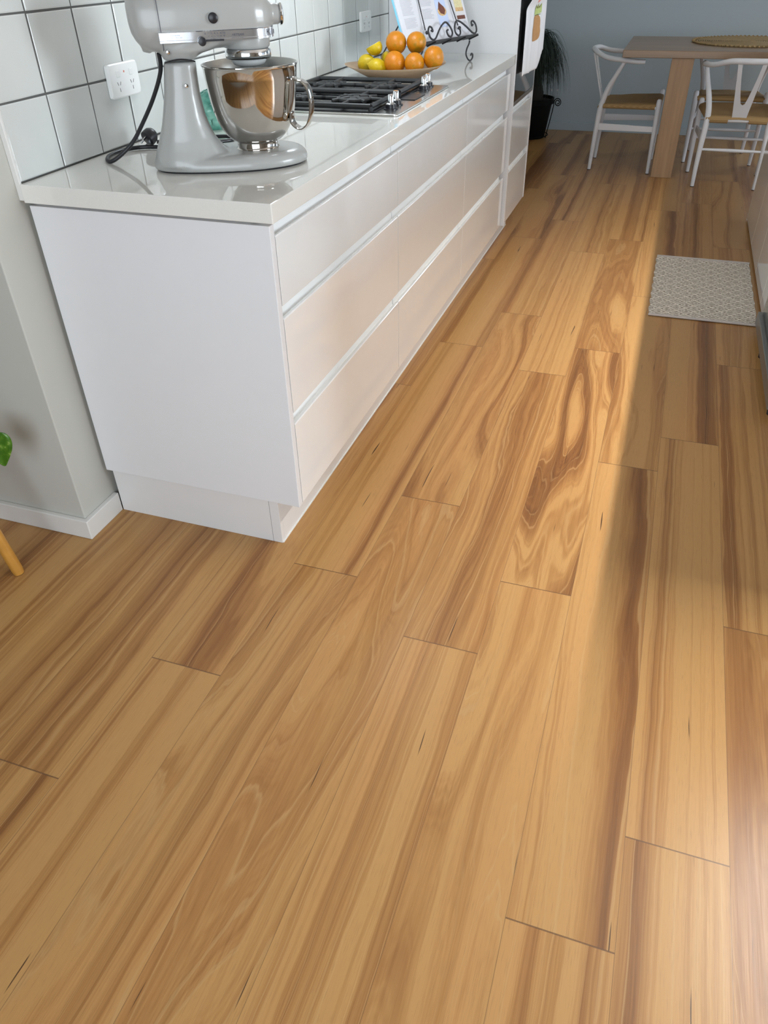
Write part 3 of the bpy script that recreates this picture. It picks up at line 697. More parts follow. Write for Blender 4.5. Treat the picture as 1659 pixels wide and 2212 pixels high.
# chrome trim band: both sides and round the nose
def band_path(off):
    hwf = lambda s: 0.0645 if s < -0.1 else 0.0645 - 0.010*((s+0.1)/0.1)
    L = [(-0.183, -(hwf(-0.183)+off))] + [(s, -(hwf(s)+off)) for s in (-0.15, -0.12, -0.10, -0.07, -0.04, -0.015)]
    arc = [(0.003 + (0.0545+off)*math.cos(a), (0.0545+off)*math.sin(a)) for a in [R_(-85+10*k) for k in range(18)]]
    return L + arc + [(s, -y) for s, y in reversed(L)]
bm = NB(); po, pi_ = band_path(0.0055), band_path(-0.004)
z0, z1, zm = 0.2525, 0.2735, 0.2575
secs = []
for (a, b), (c, d) in zip(po, pi_):
    e1 = ((a*0.985+c*0.015), (b*0.9+d*0.1))
    secs.append([Vector((c, d, z0)), Vector((a, b, z0+0.0008)), Vector((a, b, z0+0.0045)), Vector((a*0.9+c*0.1, b*0.9+d*0.1, z0+0.0052)), Vector((a*0.9+c*0.1, b*0.9+d*0.1, z1-0.0025)), Vector((a, b, z1-0.001)), Vector((c, d, z1))])
rings(bm, secs)
M['band'] = mat('satin_chrome_band', (0.80, 0.82, 0.86), 0.16, metal=0.9)
band = obj('trim_band', bm, M['band'], mx, local=True, smooth=True, angle=30)
# marks on the band
def text(body, size, loc, rot, mt, parent, name='lettering', ext=0.0003, al='LEFT', sx=1.0):
    c = bpy.data.curves.new(name, 'FONT'); c.body = body; c.size = size; c.extrude = ext; c.align_x = al
    o = bpy.data.objects.new('tmp', c); COL.objects.link(o)
    bpy.context.view_layer.update()
    me = bpy.data.meshes.new_from_object(o.evaluated_get(bpy.context.evaluated_depsgraph_get()))
    bpy.data.objects.remove(o)
    q = bpy.data.objects.new(name, me); COL.objects.link(q); q.parent = parent; me.materials.clear(); me.materials.append(mt)
    me.transform(Matrix.Translation(Vector(loc)) @ Matrix(rot).to_4x4() @ Matrix.Diagonal((sx, 1, 1, 1)))
    return q
side = ((1, 0, 0), (0, 0, -1), (0, 1, 0))      # text plane facing -y (near side): x along s, y up
side = Matrix(((1, 0, 0), (0, 0, -1), (0, 1, 0)))
M['inkd'] = mat('dark_print', (0.10, 0.10, 0.12), 0.6)
M['inkg'] = mat('grey_print_band', (0.40, 0.40, 0.44), 0.6)
yb_ = -0.0697
for i, ch in enumerate(('0', '1', '2', '4', '6', '8', '10')):
    text(ch, 0.0050, (-0.0895+0.0066*i, yb_+0.0012*max(0, i-1)*0.55-0.0002, 0.2655), side, M['inkd'], band, 'numeral', al='CENTER')
    if i:
        r_ = 0.0005 + 0.00012*i; bm = NB(); lathe(bm, [(r_, -0.0003), (r_, 0.0003)], 12, (-0.0895+0.0066*i, yb_+0.0012*max(0, i-1)*0.55, 0.2620), 'y', True, True); obj('speed_dot', bm, M['inkd'], band, local=True)
text('ARTISAN', 0.0062, (-0.034, -0.0632, 0.2605), Matrix.Rotation(R_(5), 3, 'Z') @ side, M['inkd'], band, sx=1.05)
text('KitchenAid', 0.0042, (-0.160, -0.0697, 0.2650), side, M['inkg'], band)
text('ST PAUL MINN USA', 0.0030, (-0.163, -0.0697, 0.2610), side, M['inkg'], band)
# K at the nose
for k, ch in enumerate('KitchenAid'):
    a = R_(-42 + 12.5*k); rot = Matrix.Rotation(a + PI/2, 3, 'Z') @ side
    text(ch, 0.0165, (0.003+0.0606*math.cos(a), 0.0606*math.sin(a), 0.2580), rot, M['inkd'], band, 'lettering', al='CENTER')
# slot, speed knob, round attachment knob, hub cap, screws
bm = NB(); box(bm, -0.094, -0.052, -0.0725, -0.066, 0.2534, 0.2570); obj('speed_slot', bm, M['black'], mx, local=True)
bm = NB(); lathe(bm, [(0.0035, -0.066), (0.0035, -0.074), (0.0078, -0.075), (0.0085, -0.079), (0.0075, -0.083), (0.003, -0.084)], 24, (-0.098, 0, 0.2545), 'y', True, True); obj('speed_knob', bm, M['black'], mx, local=True)
bm = NB(); lathe(bm, [(0.0098, -0.058), (0.0098, -0.072), (0.008, -0.0735)], 28, (-0.069, 0, 0.294), 'y', True, True); obj('attachment_knob', bm, M['black'], mx, local=True)
bm = NB(); lathe(bm, [(0.0215, 0.079), (0.0215, 0.083), (0.018, 0.0855), (0.004, 0.0865)], 32, (0, 0, 0.293), 'x', True, True); obj('hub_cover', bm, M['chrome'], mx, local=True)
for nm, s, z, y in (('hinge_pin', -0.170, 0.2365, -0.054), ('screw', -0.143, 0.172, -0.0455)):
    bm = NB(); lathe(bm, [(0.0048, 0.004), (0.0048, -0.003), (0.0036, -0.0048), (0.001, -0.0055)], 18, (s, y, z), 'y', True, True); obj(nm, bm, M['chrome'], mx, local=True)
bm = NB(); tube(bm, spline([(-0.1795, -0.030, 0.2150), (-0.168, -0.0435, 0.2190), (-0.148, -0.0475, 0.2215), (-0.128, -0.0435, 0.2190), (-0.1165, -0.030, 0.2150)], 6), 0.0016, 8); obj('head_seam', bm, M['black'], mx, local=True)
bm = NB(); tube(bm, [Vector((-0.178, y, z)) for y, z in selli(0, 0.2915, 0.0682, 0.0622, 2.5, 48)][0:48], 0.0007, 6); obj('motor_seam', bm, M['inkd'], mx, local=True)
# planetary, beater socket
bm = NB(); lathe(bm, [(0.044, 0.2125), (0.049, 0.214), (0.0505, 0.217), (0.0505, 0.228), (0.048, 0.232), (0.04, 0.2325)], 44, (0.003, 0, 0), 'z', True, True); obj('planetary_ring', bm, M['chrome'], mx, local=True)
bm = NB(); lathe(bm, [(0.028, 0.1995), (0.034, 0.202), (0.038, 0.208), (0.039, 0.2124)], 36, (0.003, 0, 0), 'z', True, True); obj('planetary_cover', bm, M['cap'], mx, local=True)
bm = NB(); lathe(bm, [(0.0075, 0.178), (0.0115, 0.180), (0.0122, 0.198), (0.013, 0.201)], 24, (-0.002, 0, 0), 'z', True, True); obj('beater_socket', bm, M['cap'], mx, local=True)
bm = NB(); lathe(bm, [(0.0045, 0.120), (0.0045, 0.178)], 16, (-0.002, 0, 0), 'z', True, True)
def bez_beater():
    pts = [(-0.002, 0, 0.132), (-0.030, 0, 0.128), (-0.048, 0, 0.108), (-0.044, 0, 0.082), (-0.020, 0, 0.060), (-0.002, 0, 0.057), (0.018, 0, 0.060), (0.042, 0, 0.082), (0.046, 0, 0.108), (0.028, 0, 0.128), (-0.002, 0, 0.132)]
    tube(bm, spline(pts, 5), 0.0038, 8); tube(bm, [(-0.002, 0, 0.132), (-0.002, 0, 0.058)], 0.0038, 8)
    tube(bm, [(-0.046, 0, 0.095), (0.044, 0, 0.115)], 0.003, 8)
bez_beater(); obj('flat_beater', bm, M['steel_in'], mx, local=True)
# bowl
bm = NB()
po = [(0.046, 0.0275), (0.0535, 0.0278), (0.0545, 0.030), (0.050, 0.0335), (0.0475, 0.037), (0.0475, 0.047), (0.0505, 0.049), (0.058, 0.0525), (0.0705, 0.0635), (0.0800, 0.0775), (0.0875, 0.094), (0.0930, 0.112), (0.0970, 0.132), (0.1000, 0.155), (0.1025, 0.178), (0.1045, 0.1985),
      (0.1060, 0.2010), (0.1075, 0.2030), (0.1070, 0.2050), (0.1050, 0.2055)]
lathe(bm, po, 72, (0.003, 0, 0), 'z', True, False)
bowl = obj('bowl', bm, M['steel'], mx, local=True, angle=50)
bm = NB(); pi2 = [(0.1050, 0.2055), (0.1035, 0.2045), (0.1015, 0.178), (0.0990, 0.155), (0.0960, 0.132), (0.0920, 0.112), (0.0865, 0.094), (0.0790, 0.0775), (0.0695, 0.0645), (0.057, 0.0545), (0.03, 0.051), (0.002, 0.0505)]
lathe(bm, pi2, 72, (0.003, 0, 0), 'z', False, True); obj('bowl_interior', bm, M['steel_in'], bowl, local=True, angle=60)
bm = NB()
ha = R_(-30); hd = Vector((math.cos(ha), math.sin(ha), 0)); hc = Vector((0.003, 0, 0)); hn = Vector((-math.sin(ha), math.cos(ha), 0))
path = spline([hc+hd*r+Vector((0, 0, z)) for r, z in ((0.0985, 0.190), (0.0995, 0.178), (0.108, 0.1735), (0.122, 0.170), (0.1345, 0.158), (0.1400, 0.135), (0.1385, 0.108), (0.130, 0.086), (0.116, 0.076), (0.103, 0.078), (0.0915, 0.090), (0.0925, 0.108))], 6)
secs = []
for i, p in enumerate(path):
    tt = (path[min(i+1, len(path)-1)]-path[max(i-1, 0)]).normalized(); nn = tt.cross(hn).normalized()
    wd = 0.0145
    prof = [(-wd, -0.0010), (-wd*0.5, -0.0022), (0, -0.0012), (wd*0.5, -0.0022), (wd, -0.0010), (wd, 0.0012), (wd*0.55, 0.0028), (0, 0.0016), (-wd*0.55, 0.0028), (-wd, 0.0012)]
    secs.append([p + hn*a + nn*b for a, b in prof])
rings(bm, secs); obj('bowl_handle', bm, M['steel'], bowl, local=True, angle=60)
# cord: in world metres
bm = NB()
cp = [(0.268, 0.225, 1.150), (0.258, 0.235, 1.115), (0.222, 0.24, 1.059), (0.173, 0.243, 0.999), (0.143, 0.240, 0.965), (0.110, 0.228, 0.938), (0.086, 0.222, 0.9255), (0.066, 0.235, 0.9255), (0.044, 0.275, 0.9255), (0.038, 0.33, 0.9255), (0.058, 0.376, 0.9255),
      (0.10, 0.392, 0.9255), (0.150, 0.392, 0.9255), (0.200, 0.440, 0.9255), (0.235, 0.490, 0.9255), (0.252, 0.520, 0.9255), (0.238, 0.548, 0.9255), (0.205, 0.555, 0.9255), (0.155, 0.520, 0.9255), (0.115, 0.455, 0.9255), (0.085, 0.425, 0.931)]
tube(bm, spline(cp, 8), 0.0047, 10)
bmesh.ops.translate(bm, vec=(-CX, -CY, -ZT), verts=bm.verts); bmesh.ops.rotate(bm, cent=(0, 0, 0), matrix=Matrix.Rotation(-TH, 3, 'Z'), verts=bm.verts)
cord = obj('power_cord', bm, M['black'], mx, local=True)
bm = NB()
pc = Vector((0.078, 0.402, 0.945)); dv = Vector((-0.20, -0.55, -0.32)).normalized()
q = dv.to_track_quat('Z', 'X').to_matrix()
def PR(r, h, e=2.0, fx=1.0): return [pc + q @ Vector((x, y, h)) for x, y in selli(0, 0, r*fx, r, e, 24)]
rings(bm, [PR(0.006, -0.024), PR(0.013, -0.020), PR(0.0185, -0.012), PR(0.0195, -0.002), PR(0.0195, 0.006), PR(0.017, 0.008)])
def toloc(bm): bmesh.ops.translate(bm, vec=(-CX, -CY, -ZT), verts=bm.verts); bmesh.ops.rotate(bm, cent=(0, 0, 0), matrix=Matrix.Rotation(-TH, 3, 'Z'), verts=bm.verts); return bm
plug = obj('plug', toloc(bm), M['black'], cord, local=True)
for a in (90, 210, 330):
    bm = NB(); cc = pc + q @ Vector((0.009*math.cos(R_(a)), 0.009*math.sin(R_(a)), 0.007)); ax = q @ Vector((-math.sin(R_(a+90)), math.cos(R_(a+90)), 0))
    oth = q @ Vector((math.cos(R_(a+90)), math.sin(R_(a+90)), 0)); e = q @ Vector((0, 0, 0.0165))
    rings(bm, [[cc + s*ax*0.0032*1 + u_*oth*0.0008 + k*e for s, u_ in ((-1, -1), (1, -1), (1, 1), (-1, 1))] for k in (0, 1)])
    obj('pin', toloc(bm), M['chrome'], plug, local=True, smooth=False)

# ------------------------------------------------------------------ TEAL GLAZED CANISTER
bm = NB()
prof = [(0.004, 0.0), (0.040, 0.0), (0.046, 0.006), (0.050, 0.03), (0.050, 0.055), (0.044, 0.075), (0.030, 0.088), (0.012, 0.094), (0.001, 0.095)]
tc = thing('artichoke_canister', 'glazed teal leaf-shaped ceramic pot on the bench behind the stand mixer', 'canister', (0.108, 0.690, ZT))
lathe(bm, prof, 36, (0.108, 0.690, ZT), 'z', True, True); obj('body', bm, M['teal'], tc)
for lv, (zr, rr_, n_) in enumerate(((0.012, 0.0485, 8), (0.036, 0.0495, 8), (0.058, 0.044, 7), (0.074, 0.033, 6))):
    for k in range(n_):
        a = 2*PI*(k + 0.5*(lv % 2))/n_; bm = NB(); d = Vector((math.cos(a), math.sin(a), 0)); s_ = Vector((-math.sin(a), math.cos(a), 0)); c0 = Vector((0.108, 0.690, ZT+zr))
        rs = []
        for j in range(6):
            f = j/5; wdt = 0.017*math.sin(PI*min(0.97, 0.25+f*0.72))*(1.1 if lv < 2 else 0.85) + 0.0006
            base = c0 + d*(rr_-0.002+0.005*math.sin(f*PI) - (0.016*f*f if lv > 1 else 0.003*f)) + Vector((0, 0, 0.028*f - (0.006*f if lv > 1 else 0)))
            rs.append([base + s_*wdt*math.cos(2*PI*t_/10)*1.0 + d*0.0028*math.sin(2*PI*t_/10) for t_ in range(10)])
        rings(bm, rs); obj('leaf', bm, M['teal'], tc)

# ------------------------------------------------------------------ POWER OUTLETS
def outlet(name, label, yc, zc, w2, h2, sockets, grp):
    t = thing(name, label, 'power outlet', (0.0, yc, zc), 0, grp)
    bm = NB(); rings(bm, [[Vector((x, yc+a, zc+b)) for a, b in selli(0, 0, w2-i, h2-i, 14, 40)] for x, i in ((0.0002, 0), (0.0075, 0), (0.0105, 0.003))])
    obj('plate', bm, M['plastic'], t)
    for sg in sockets:
        bm = NB(); box(bm, 0.0106, 0.0128, yc+sg-0.0045*0-0.006, yc+sg+0.006, zc+0.008, zc+0.022); obj('switch', bm, M['plastic'], t, bev=0.001)
        for (dy, dz, an) in ((-0.0055, -0.006, 25), (0.0055, -0.006, -25), (0, -0.020, 0)):
            bm = NB(); box(bm, -0.0002, 0.0006, -0.0008, 0.0008, -0.004, 0.004); bmesh.ops.rotate(bm, cent=(0, 0, 0), matrix=Matrix.Rotation(R_(an), 3, 'X'), verts=bm.verts)
            bmesh.ops.translate(bm, vec=(0.0106, yc+sg+dy, zc+dz), verts=bm.verts); obj('pin_slot', bm, M['slot'], t, smooth=False)
    bm = NB(); box(bm, 0.0106, 0.0110, yc-0.002, yc+0.002, zc+0.016, zc+0.020); obj('indicator', bm, M['red'], t, smooth=False)
outlet('wall_outlet', 'white double power outlet on the tiles beside the stand mixer', 0.446, 1.068, 0.063, 0.038, (-0.028, 0.028), 'outlets on the tiled wall')
outlet('wall_outlet', 'white double power outlet on the tiles above the fruit dish', 2.246, 1.066, 0.063, 0.038, (-0.028, 0.028), 'outlets on the tiled wall')
fo = thing('wall_outlet', 'small power outlet low on the far wall beside the black pot', 'power outlet', (0.345, YF, 0.295))
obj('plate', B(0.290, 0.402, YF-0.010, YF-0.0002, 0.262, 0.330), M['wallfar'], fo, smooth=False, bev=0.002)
for x in (0.32, 0.372):
    obj('switch', B(x-0.006, x+0.006, YF-0.012, YF-0.0101, 0.300, 0.315), M['plastic'], fo, smooth=False)
    obj('pin_slot', B(x-0.001, x+0.001, YF-0.0108, YF-0.0101, 0.275, 0.284), M['slot'], fo, smooth=False)

# ------------------------------------------------------------------ FRUIT DISH
DX, DY = 0.300, 1.760; DA = R_(24)
dish = thing('fruit_dish', 'wide shallow pale wooden dish holding lemons and oranges', 'dish', (DX, DY, ZT), DA)
bm = NB()
def drg(sx, sy, z, e=1.9, tip=0.0):
    out = []
    for k in range(56):
        a = 2*PI*k/56; ca, sa = math.cos(a), math.sin(a)
        x = sx*math.copysign(abs(ca)**(2/e), ca); y = sy*math.copysign(abs(sa)**(2/e), sa)
        out.append(Vector((x, y, z + tip*abs(ca)**6)))
    return out
rings(bm, [drg(0.098, 0.088, 0.0005, 2.0), drg(0.104, 0.094, 0.003, 2.0), drg(0.136, 0.122, 0.018, 2.0), drg(0.170, 0.150, 0.033, 2.1, 0.003), drg(0.193, 0.168, 0.041, 2.15, 0.006),
           drg(0.1945, 0.1695, 0.0435, 2.15, 0.006), drg(0.190, 0.166, 0.0435, 2.15, 0.006), drg(0.166, 0.147, 0.0365, 2.1, 0.003), drg(0.130, 0.116, 0.022, 2.0), drg(0.098, 0.088, 0.0105, 2.0), drg(0.05, 0.045, 0.0085, 2.0)])
obj('bowl_body', bm, M['dish'], dish, local=True, angle=60)
dish.children[0].name = 'dish_body'
def blob(bm, c, r, sq=(1, 1, 1), rot=(0, 0, 0), tipz=0.0, seed=0, cut=False):
    n, k = 32, 20; rs = []; rg = random.Random(seed); ph = [rg.uniform(0, 6) for _ in range(4)]
    E = Matrix.Rotation(rot[2], 3, 'Z') @ Matrix.Rotation(rot[1], 3, 'Y') @ Matrix.Rotation(rot[0], 3, 'X')
    for j in range(k+1):
        th = PI*j/k; ring = []
        for i in range(n):
            a = 2*PI*i/n
            q = 1 + 0.018*math.sin(3*a+ph[0])*math.sin(th) + 0.014*math.sin(2*a+ph[1])*math.sin(2*th)
            z = -math.cos(th); rad = max(math.sin(th), 0.015)*q
            if tipz:
                z = z*(1 + tipz*abs(z)**8); rad *= (1-0.10*abs(math.cos(th))**4)
            if not tipz: z *= (1 - 0.05*math.exp(-(rad/0.22)**2))
            v = Vector((rad*r*sq[0], rad*r*sq[1], 0)); v = Vector((math.cos(a)*rad*r*sq[0], math.sin(a)*rad*r*sq[1], z*r*sq[2]))
            ring.append(Vector(c) + E @ v)
        rs.append(ring)
    return rings(bm, rs)
oranges = [((0.314, 1.712), 0.0400, 0.9735, 'left in the front row of oranges, under the topmost left orange'), ((0.391, 1.716), 0.0375, 0.972, 'middle orange of the front row, between its two neighbours'), ((0.456, 1.748), 0.0375, 0.989, 'rightmost of the front row of oranges, at the dish edge'),
           ((0.303, 1.765), 0.0395, 1.0330, 'topmost left orange, beside the lemons'), ((0.378, 1.780), 0.0370, 1.0330, 'topmost right orange, in front of the recipe book')]
for k, ((x, y), r, z, wh) in enumerate(oranges):
    t = thing('orange', 'round orange, ' + wh, 'orange', (x, y, z-r), 0, 'oranges in the wooden dish')
    bm = NB(); blob(bm, (x, y, z), r, (1, 1, 0.97 if k != 2 else 1.05), (R_(20*k-30), R_(35-17*k), k), seed=k); obj('peel', bm, M['orange'], t, angle=180)
    bm = NB(); E = Matrix.Rotation(k, 3, 'Z') @ Matrix.Rotation(R_(35-17*k), 3, 'Y') @ Matrix.Rotation(R_(20*k-30), 3, 'X')
    cc = Vector((x, y, z)) + E @ Vector((0, 0, r*0.925)); lathe(bm, [(0.0035, 0), (0.003, 0.0015), (0.0005, 0.002)], 10, cc, 'z', True, True); obj('stem_scar', bm, M['p_green'], t)
lemons = [((0.190, 1.735), 0.029, 0.969, (1, 1, 1.22), (R_(70), 0, R_(70)), 'leftmost lemon, resting on the dish'), ((0.248, 1.700), 0.0275, 0.9615, (1, 1, 1.2), (R_(78), R_(0), R_(-75)), 'lemon at the front of the dish, beside the front left orange'),
          ((0.262, 1.785), 0.028, 0.975, (1, 1, 1.2), (R_(60), R_(20), R_(20)), 'half hidden lemon tucked behind the front lemon')]
for k, ((x, y), r, z, sq, ro, wh) in enumerate(lemons):
    t = thing('lemon', 'yellow ' + wh, 'lemon', (x, y, z-r), 0, 'lemons in the wooden dish')
    bm = NB(); blob(bm, (x, y, z), r, sq, ro, 0.14, seed=20+k); obj('peel', bm, M['lemon'], t, angle=180)
    bm = NB(); E = Matrix.Rotation(ro[2], 3, 'Z') @ Matrix.Rotation(ro[1], 3, 'Y') @ Matrix.Rotation(ro[0], 3, 'X')
    blob(bm, Vector((x, y, z)) + E @ Vector((0, 0, r*sq[2]*1.13)), 0.004, seed=k); obj('nipple', bm, M['lemon'], t, angle=180)
# the cut lemon on top: lower part of a lemon with a slanting flat cut
t = thing('lemon', 'cut yellow lemon with a slanting flat top, lying on the other lemons', 'lemon', (0.222, 1.742, 0.990), 0, 'lemons in the wooden dish')
bm = NB(); blob(bm, (0.222, 1.742, 1.0205), 0.0285, (1.12, 1, 1.0), (0, R_(10), R_(10)), 0.0, seed=33)
nrm = Vector((-0.42, -0.05, 0.9)).normalized()
res = bmesh.ops.bisect_plane(bm, geom=bm.verts[:]+bm.edges[:]+bm.faces[:], plane_co=(0.222, 1.742, 1.029), plane_no=nrm, clear_outer=True)
ed = [e for e in res['geom_cut'] if isinstance(e, bmesh.types.BMEdge)]
bmesh.ops.holes_fill(bm, edges=bm.edges[:])
obj('peel', bm, M['lemon'], t, angle=50)
bm = NB(); pc_ = Vector((0.222, 1.742, 1.0293)); a1 = nrm.cross(Vector((0, 1, 0))).normalized(); a2 = nrm.cross(a1)
rings(bm, [[pc_ - nrm*0.0004 + (a1*math.cos(2*PI*k/24)*0.0245 + a2*math.sin(2*PI*k/24)*0.0235) for k in range(24)], [pc_ + nrm*0.0004 + (a1*math.cos(2*PI*k/24)*0.024 + a2*math.sin(2*PI*k/24)*0.023) for k in range(24)]])
obj('cut_flesh', bm, mat('lemon_flesh', (0.80, 0.72, 0.30), 0.4), t)

# ------------------------------------------------------------------ RECIPE STAND AND BOOK
d_ = Vector((0.330, 0.944, 0)).normalized(); P0 = Vector((0.430, 2.330, 1.000)); nn_ = Vector((d_.y, -d_.x, 0)); LE = R_(22)
up_ = Vector((-nn_.x*math.sin(LE), -nn_.y*math.sin(LE), math.cos(LE))); no_ = (nn_*math.cos(LE) + Vector((0, 0, math.sin(LE))))
def SP(a, b, c=0.0): return P0 + d_*a + up_*b + no_*c
sf = P0 + d_*(-0.17); st = thing('recipe_stand', 'black wrought iron scrolled recipe stand at the far end of the bench', 'stand', (sf.x, sf.y, ZT))
# ledge: flat twisted plate with rails
bm = NB()
for (c0, c1, b0, b1) in ((-0.004, 0.010, -0.004, 0.000), (0.014, 0.026, -0.004, 0.000), (0.030, 0.046, -0.004, 0.000)):
    rings(bm, [[SP(a, b, c) for b, c in ((b0, c0), (b0, c1), (b1, c1), (b1, c0))] for a in (-0.385, 0.040)])
for a in (-0.385, -0.28, -0.17, -0.06, 0.035):
    rings(bm, [[SP(a+e, b, c) for b, c in ((-0.008, -0.004), (-0.008, 0.046), (-0.0035, 0.046), (-0.0035, -0.004))] for e in (0, 0.006)])
obj('ledge', bm, M['wiron'], st, smooth=False)
def scroll(pts, r=0.0036): 
    bm = NB(); tube(bm, spline([SP(a, b, 0.046) for a, b in pts], 7), r, 8); return bm
def mirror(pts): return [(-0.34-a, b) for a, b in pts]
half = [(-0.012, 0.030), (-0.020, 0.024), (-0.012, 0.016), (0.002, 0.024), (0.006, 0.040), (-0.008, 0.052), (-0.026, 0.046), (-0.034, 0.022)]
S1 = [(0.016, 0.036), (0.006, 0.033), (0.008, 0.046), (0.022, 0.050), (0.036, 0.036), (0.034, 0.014), (0.018, 0.003), (-0.004, 0.008), (-0.040, 0.034), (-0.072, 0.052), (-0.100, 0.058), (-0.122, 0.040), (-0.128, 0.018), (-0.112, 0.004), (-0.094, 0.010), (-0.090, 0.026), (-0.102, 0.030)]
obj('scroll', scroll(S1), M['wiron'], st); obj('scroll', scroll([(-0.29-a*1.0+0.012, b) for a, b in S1]), M['wiron'], st)
# back frame, prop leg and feet
bm = NB()
for a in (-0.34, 0.0): tube(bm, [SP(a, -0.004, -0.006), SP(a, 0.235, -0.006)], 0.0032, 8)
tube(bm, spline([SP(-0.34, 0.235, -0.006), SP(-0.30, 0.27, -0.006), SP(-0.17, 0.295, -0.006), SP(-0.04, 0.27, -0.006), SP(0.0, 0.235, -0.006)], 6), 0.0032, 8)
for b in (0.08, 0.16): tube(bm, [SP(-0.34, b, -0.006), SP(0.0, b, -0.006)], 0.0026, 8)
obj('back_frame', bm, M['wiron'], st)
bm = NB(); pt = SP(-0.17, 0.235, -0.009); q1 = Vector((0.030, 2.405, 0.932)); tube(bm, [pt, pt.lerp(q1, 0.5), q1, Vector((0.026, 2.412, 0.9245)), Vector((0.010, 2.43, 0.9232))], 0.003, 8); obj('prop_leg', bm, M['wiron'], st)
for a in (-0.022, -0.365):
    f = []
    for (da, z, c) in ((0.0, 0.996, 0.04), (-0.004, 0.985, 0.041), (-0.026, 0.968, 0.045), (-0.034, 0.948, 0.047), (-0.020, 0.928, 0.050), (-0.004, 0.9235, 0.052), (0.010, 0.932, 0.052), (0.010, 0.945, 0.052), (0.000, 0.948, 0.052), (-0.004, 0.941, 0.052)):
        p = P0 + d_*(a+da) + nn_*c; f.append(Vector((p.x, p.y, z)))
    bm = NB(); tube(bm, spline(f, 6), 0.0034, 8); obj('foot', bm, M['wiron'], st)
# page chains: twisted cords with ball weights
for a0, a1 in ((-0.283, -0.300), (-0.074, -0.062)):
    bm = NB(); bt = SP(a0-(a1-a0)*0.5, 0.262, 0.012); bb = SP(a1, 0.046, 0.0235); N_ = 40
    for ph in (0, PI):
        pts = []
        for k in range(N_*2+1):
            f = k/(N_*2); c = bt.lerp(bb, f); an = f*2*PI*17 + ph
            pts.append(c + d_*math.cos(an)*0.0013 + no_*math.sin(an)*0.0013)
        tube(bm, pts, 0.0015, 6)
    w_ = obj('page_chain', bm, M['wiron'], st)
    bm = NB(); blob(bm, SP(a1+0.002, 0.036, 0.0265), 0.0068, seed=1); obj('weight', bm, M['wiron'], w_)
# the open book
bk = thing('recipe_book', 'open recipe book with food photos propped on the black iron stand', 'book', tuple(SP(-0.19, 0.001, 0.006)))
def page_bm(a0, a1, b0, b1, bulge, c0, th):
    bm = NB(); n = 16; A = []; Bk = []
    def hgt(f): return c0 + th + bulge*math.sin(PI*min(1, f*1.0))**0.8*0.6 + bulge*0.4*f*0
    secs = []
    for k in range(n+1):
        f = k/n; a = a0 + (a1-a0)*f; c = hgt(f)
        secs.append([SP(a, b0, c0), SP(a, b0, c), SP(a, b1, c), SP(a, b1, c0)])
    rings(bm, secs); return bm, hgt
CR = -0.172
bm = NB(); rings(bm, [[SP(a, b, c) for b, c in ((0.002, 0.0005), (0.002, 0.0028), (0.262, 0.0028), (0.262, 0.0005))] for a in (-0.436, CR-0.004, CR+0.004, 0.050)]); obj('cover', bm, M['blue'], bk, smooth=False)
bmL, hL = page_bm(-0.428, CR, 0.005, 0.258, 0.006, 0.003, 0.005); obj('page', bmL, M['paper'], bk, angle=30)
bmR, hR = page_bm(0.044, CR, 0.005, 0.258, 0.006, 0.003, 0.005); obj('page', bmR, M['paper'], bk, angle=30)
def onpage(name, a0, a1, b0, b1, mt, left=True, outline=None, lift=0.0006):
    A0, A1 = (-0.428, CR) if left else (0.044, CR); hf = hL if left else hR
    bm = NB(); n = 8; secs = []
    if outline is None:
        for k in range(n+1):
            a = a0+(a1-a0)*k/n; c = hf((a-A0)/(A1-A0))+0.0002
            secs.append([SP(a, b0, c), SP(a, b0, c+lift), SP(a, b1, c+lift), SP(a, b1, c)])
        rings(bm, secs)
    else:
        pts = [(a0+(a1-a0)*u_, b0+(b1-b0)*v_) for u_, v_ in outline]
        rings(bm, [[SP(a, b, hf((a-A0)/(A1-A0))+0.0002) for a, b in pts], [SP(a, b, hf((a-A0)/(A1-A0))+0.0002+lift) for a, b in pts]])
    return obj(name, bm, mt, bk, smooth=False)
rg = random.Random(3)
# text columns as fine printed lines, one mesh per column
def column(a0, a1, b0, b1, left, gaps=()):
    bm = NB(); A0, A1 = (-0.428, CR) if left else (0.044, CR); hf = hL if left else hR
    b = b1
    while b > b0:
        if not any(g0 < b < g1 for g0, g1 in gaps):
            e = a0 + (a1-a0)*rg.uniform(0.72, 1.0)
            secs = []
            for k in range(5):
                a = a0+(e-a0)*k/4; c = hf((a-A0)/(A1-A0))+0.0002
                secs.append([SP(a, b, c), SP(a, b, c+0.0003), SP(a, b+0.0016, c+0.0003), SP(a, b+0.0016, c)])
            rings(bm, secs)
        b -= 0.0042
    obj('text_column', bm, M['ink'], bk, smooth=False)
column(-0.400, -0.322, 0.060, 0.235, True, ((0.10, 0.108), (0.165, 0.175)))
column(-0.272, -0.192, 0.085, 0.235, True, ((0.125, 0.132), (0.18, 0.188)))
onpage('photo', -0.168, -0.100, 0.052, 0.240, M['photo_a'], False)
onpage('photo', -0.040, 0.030, 0.070, 0.160, mat('photo_white', (0.72, 0.70, 0.70), 0.5), False)
cir = [(0.5+0.5*math.cos(2*PI*k/20), 0.5+0.5*math.sin(2*PI*k/20)) for k in range(20)]
onpage('photo_dish', -0.162, -0.103, 0.092, 0.128, M['photo_c'], False, cir, 0.0010)
onpage('photo_cake', -0.155, -0.110, 0.096, 0.145, M['photo_b'], False, [(0.0, 0.45), (0.2, 0.15), (0.7, 0.0), (1.0, 0.3), (0.85, 0.6), (0.45, 0.85), (0.3, 1.0), (0.1, 0.7)], 0.0014)
onpage('photo_pie', -0.034, 0.026, 0.108, 0.152, M['photo_d'], False, None, 0.0010)
onpage('photo_crust', -0.034, 0.026, 0.102, 0.116, M['photo_c'], False, None, 0.0013)
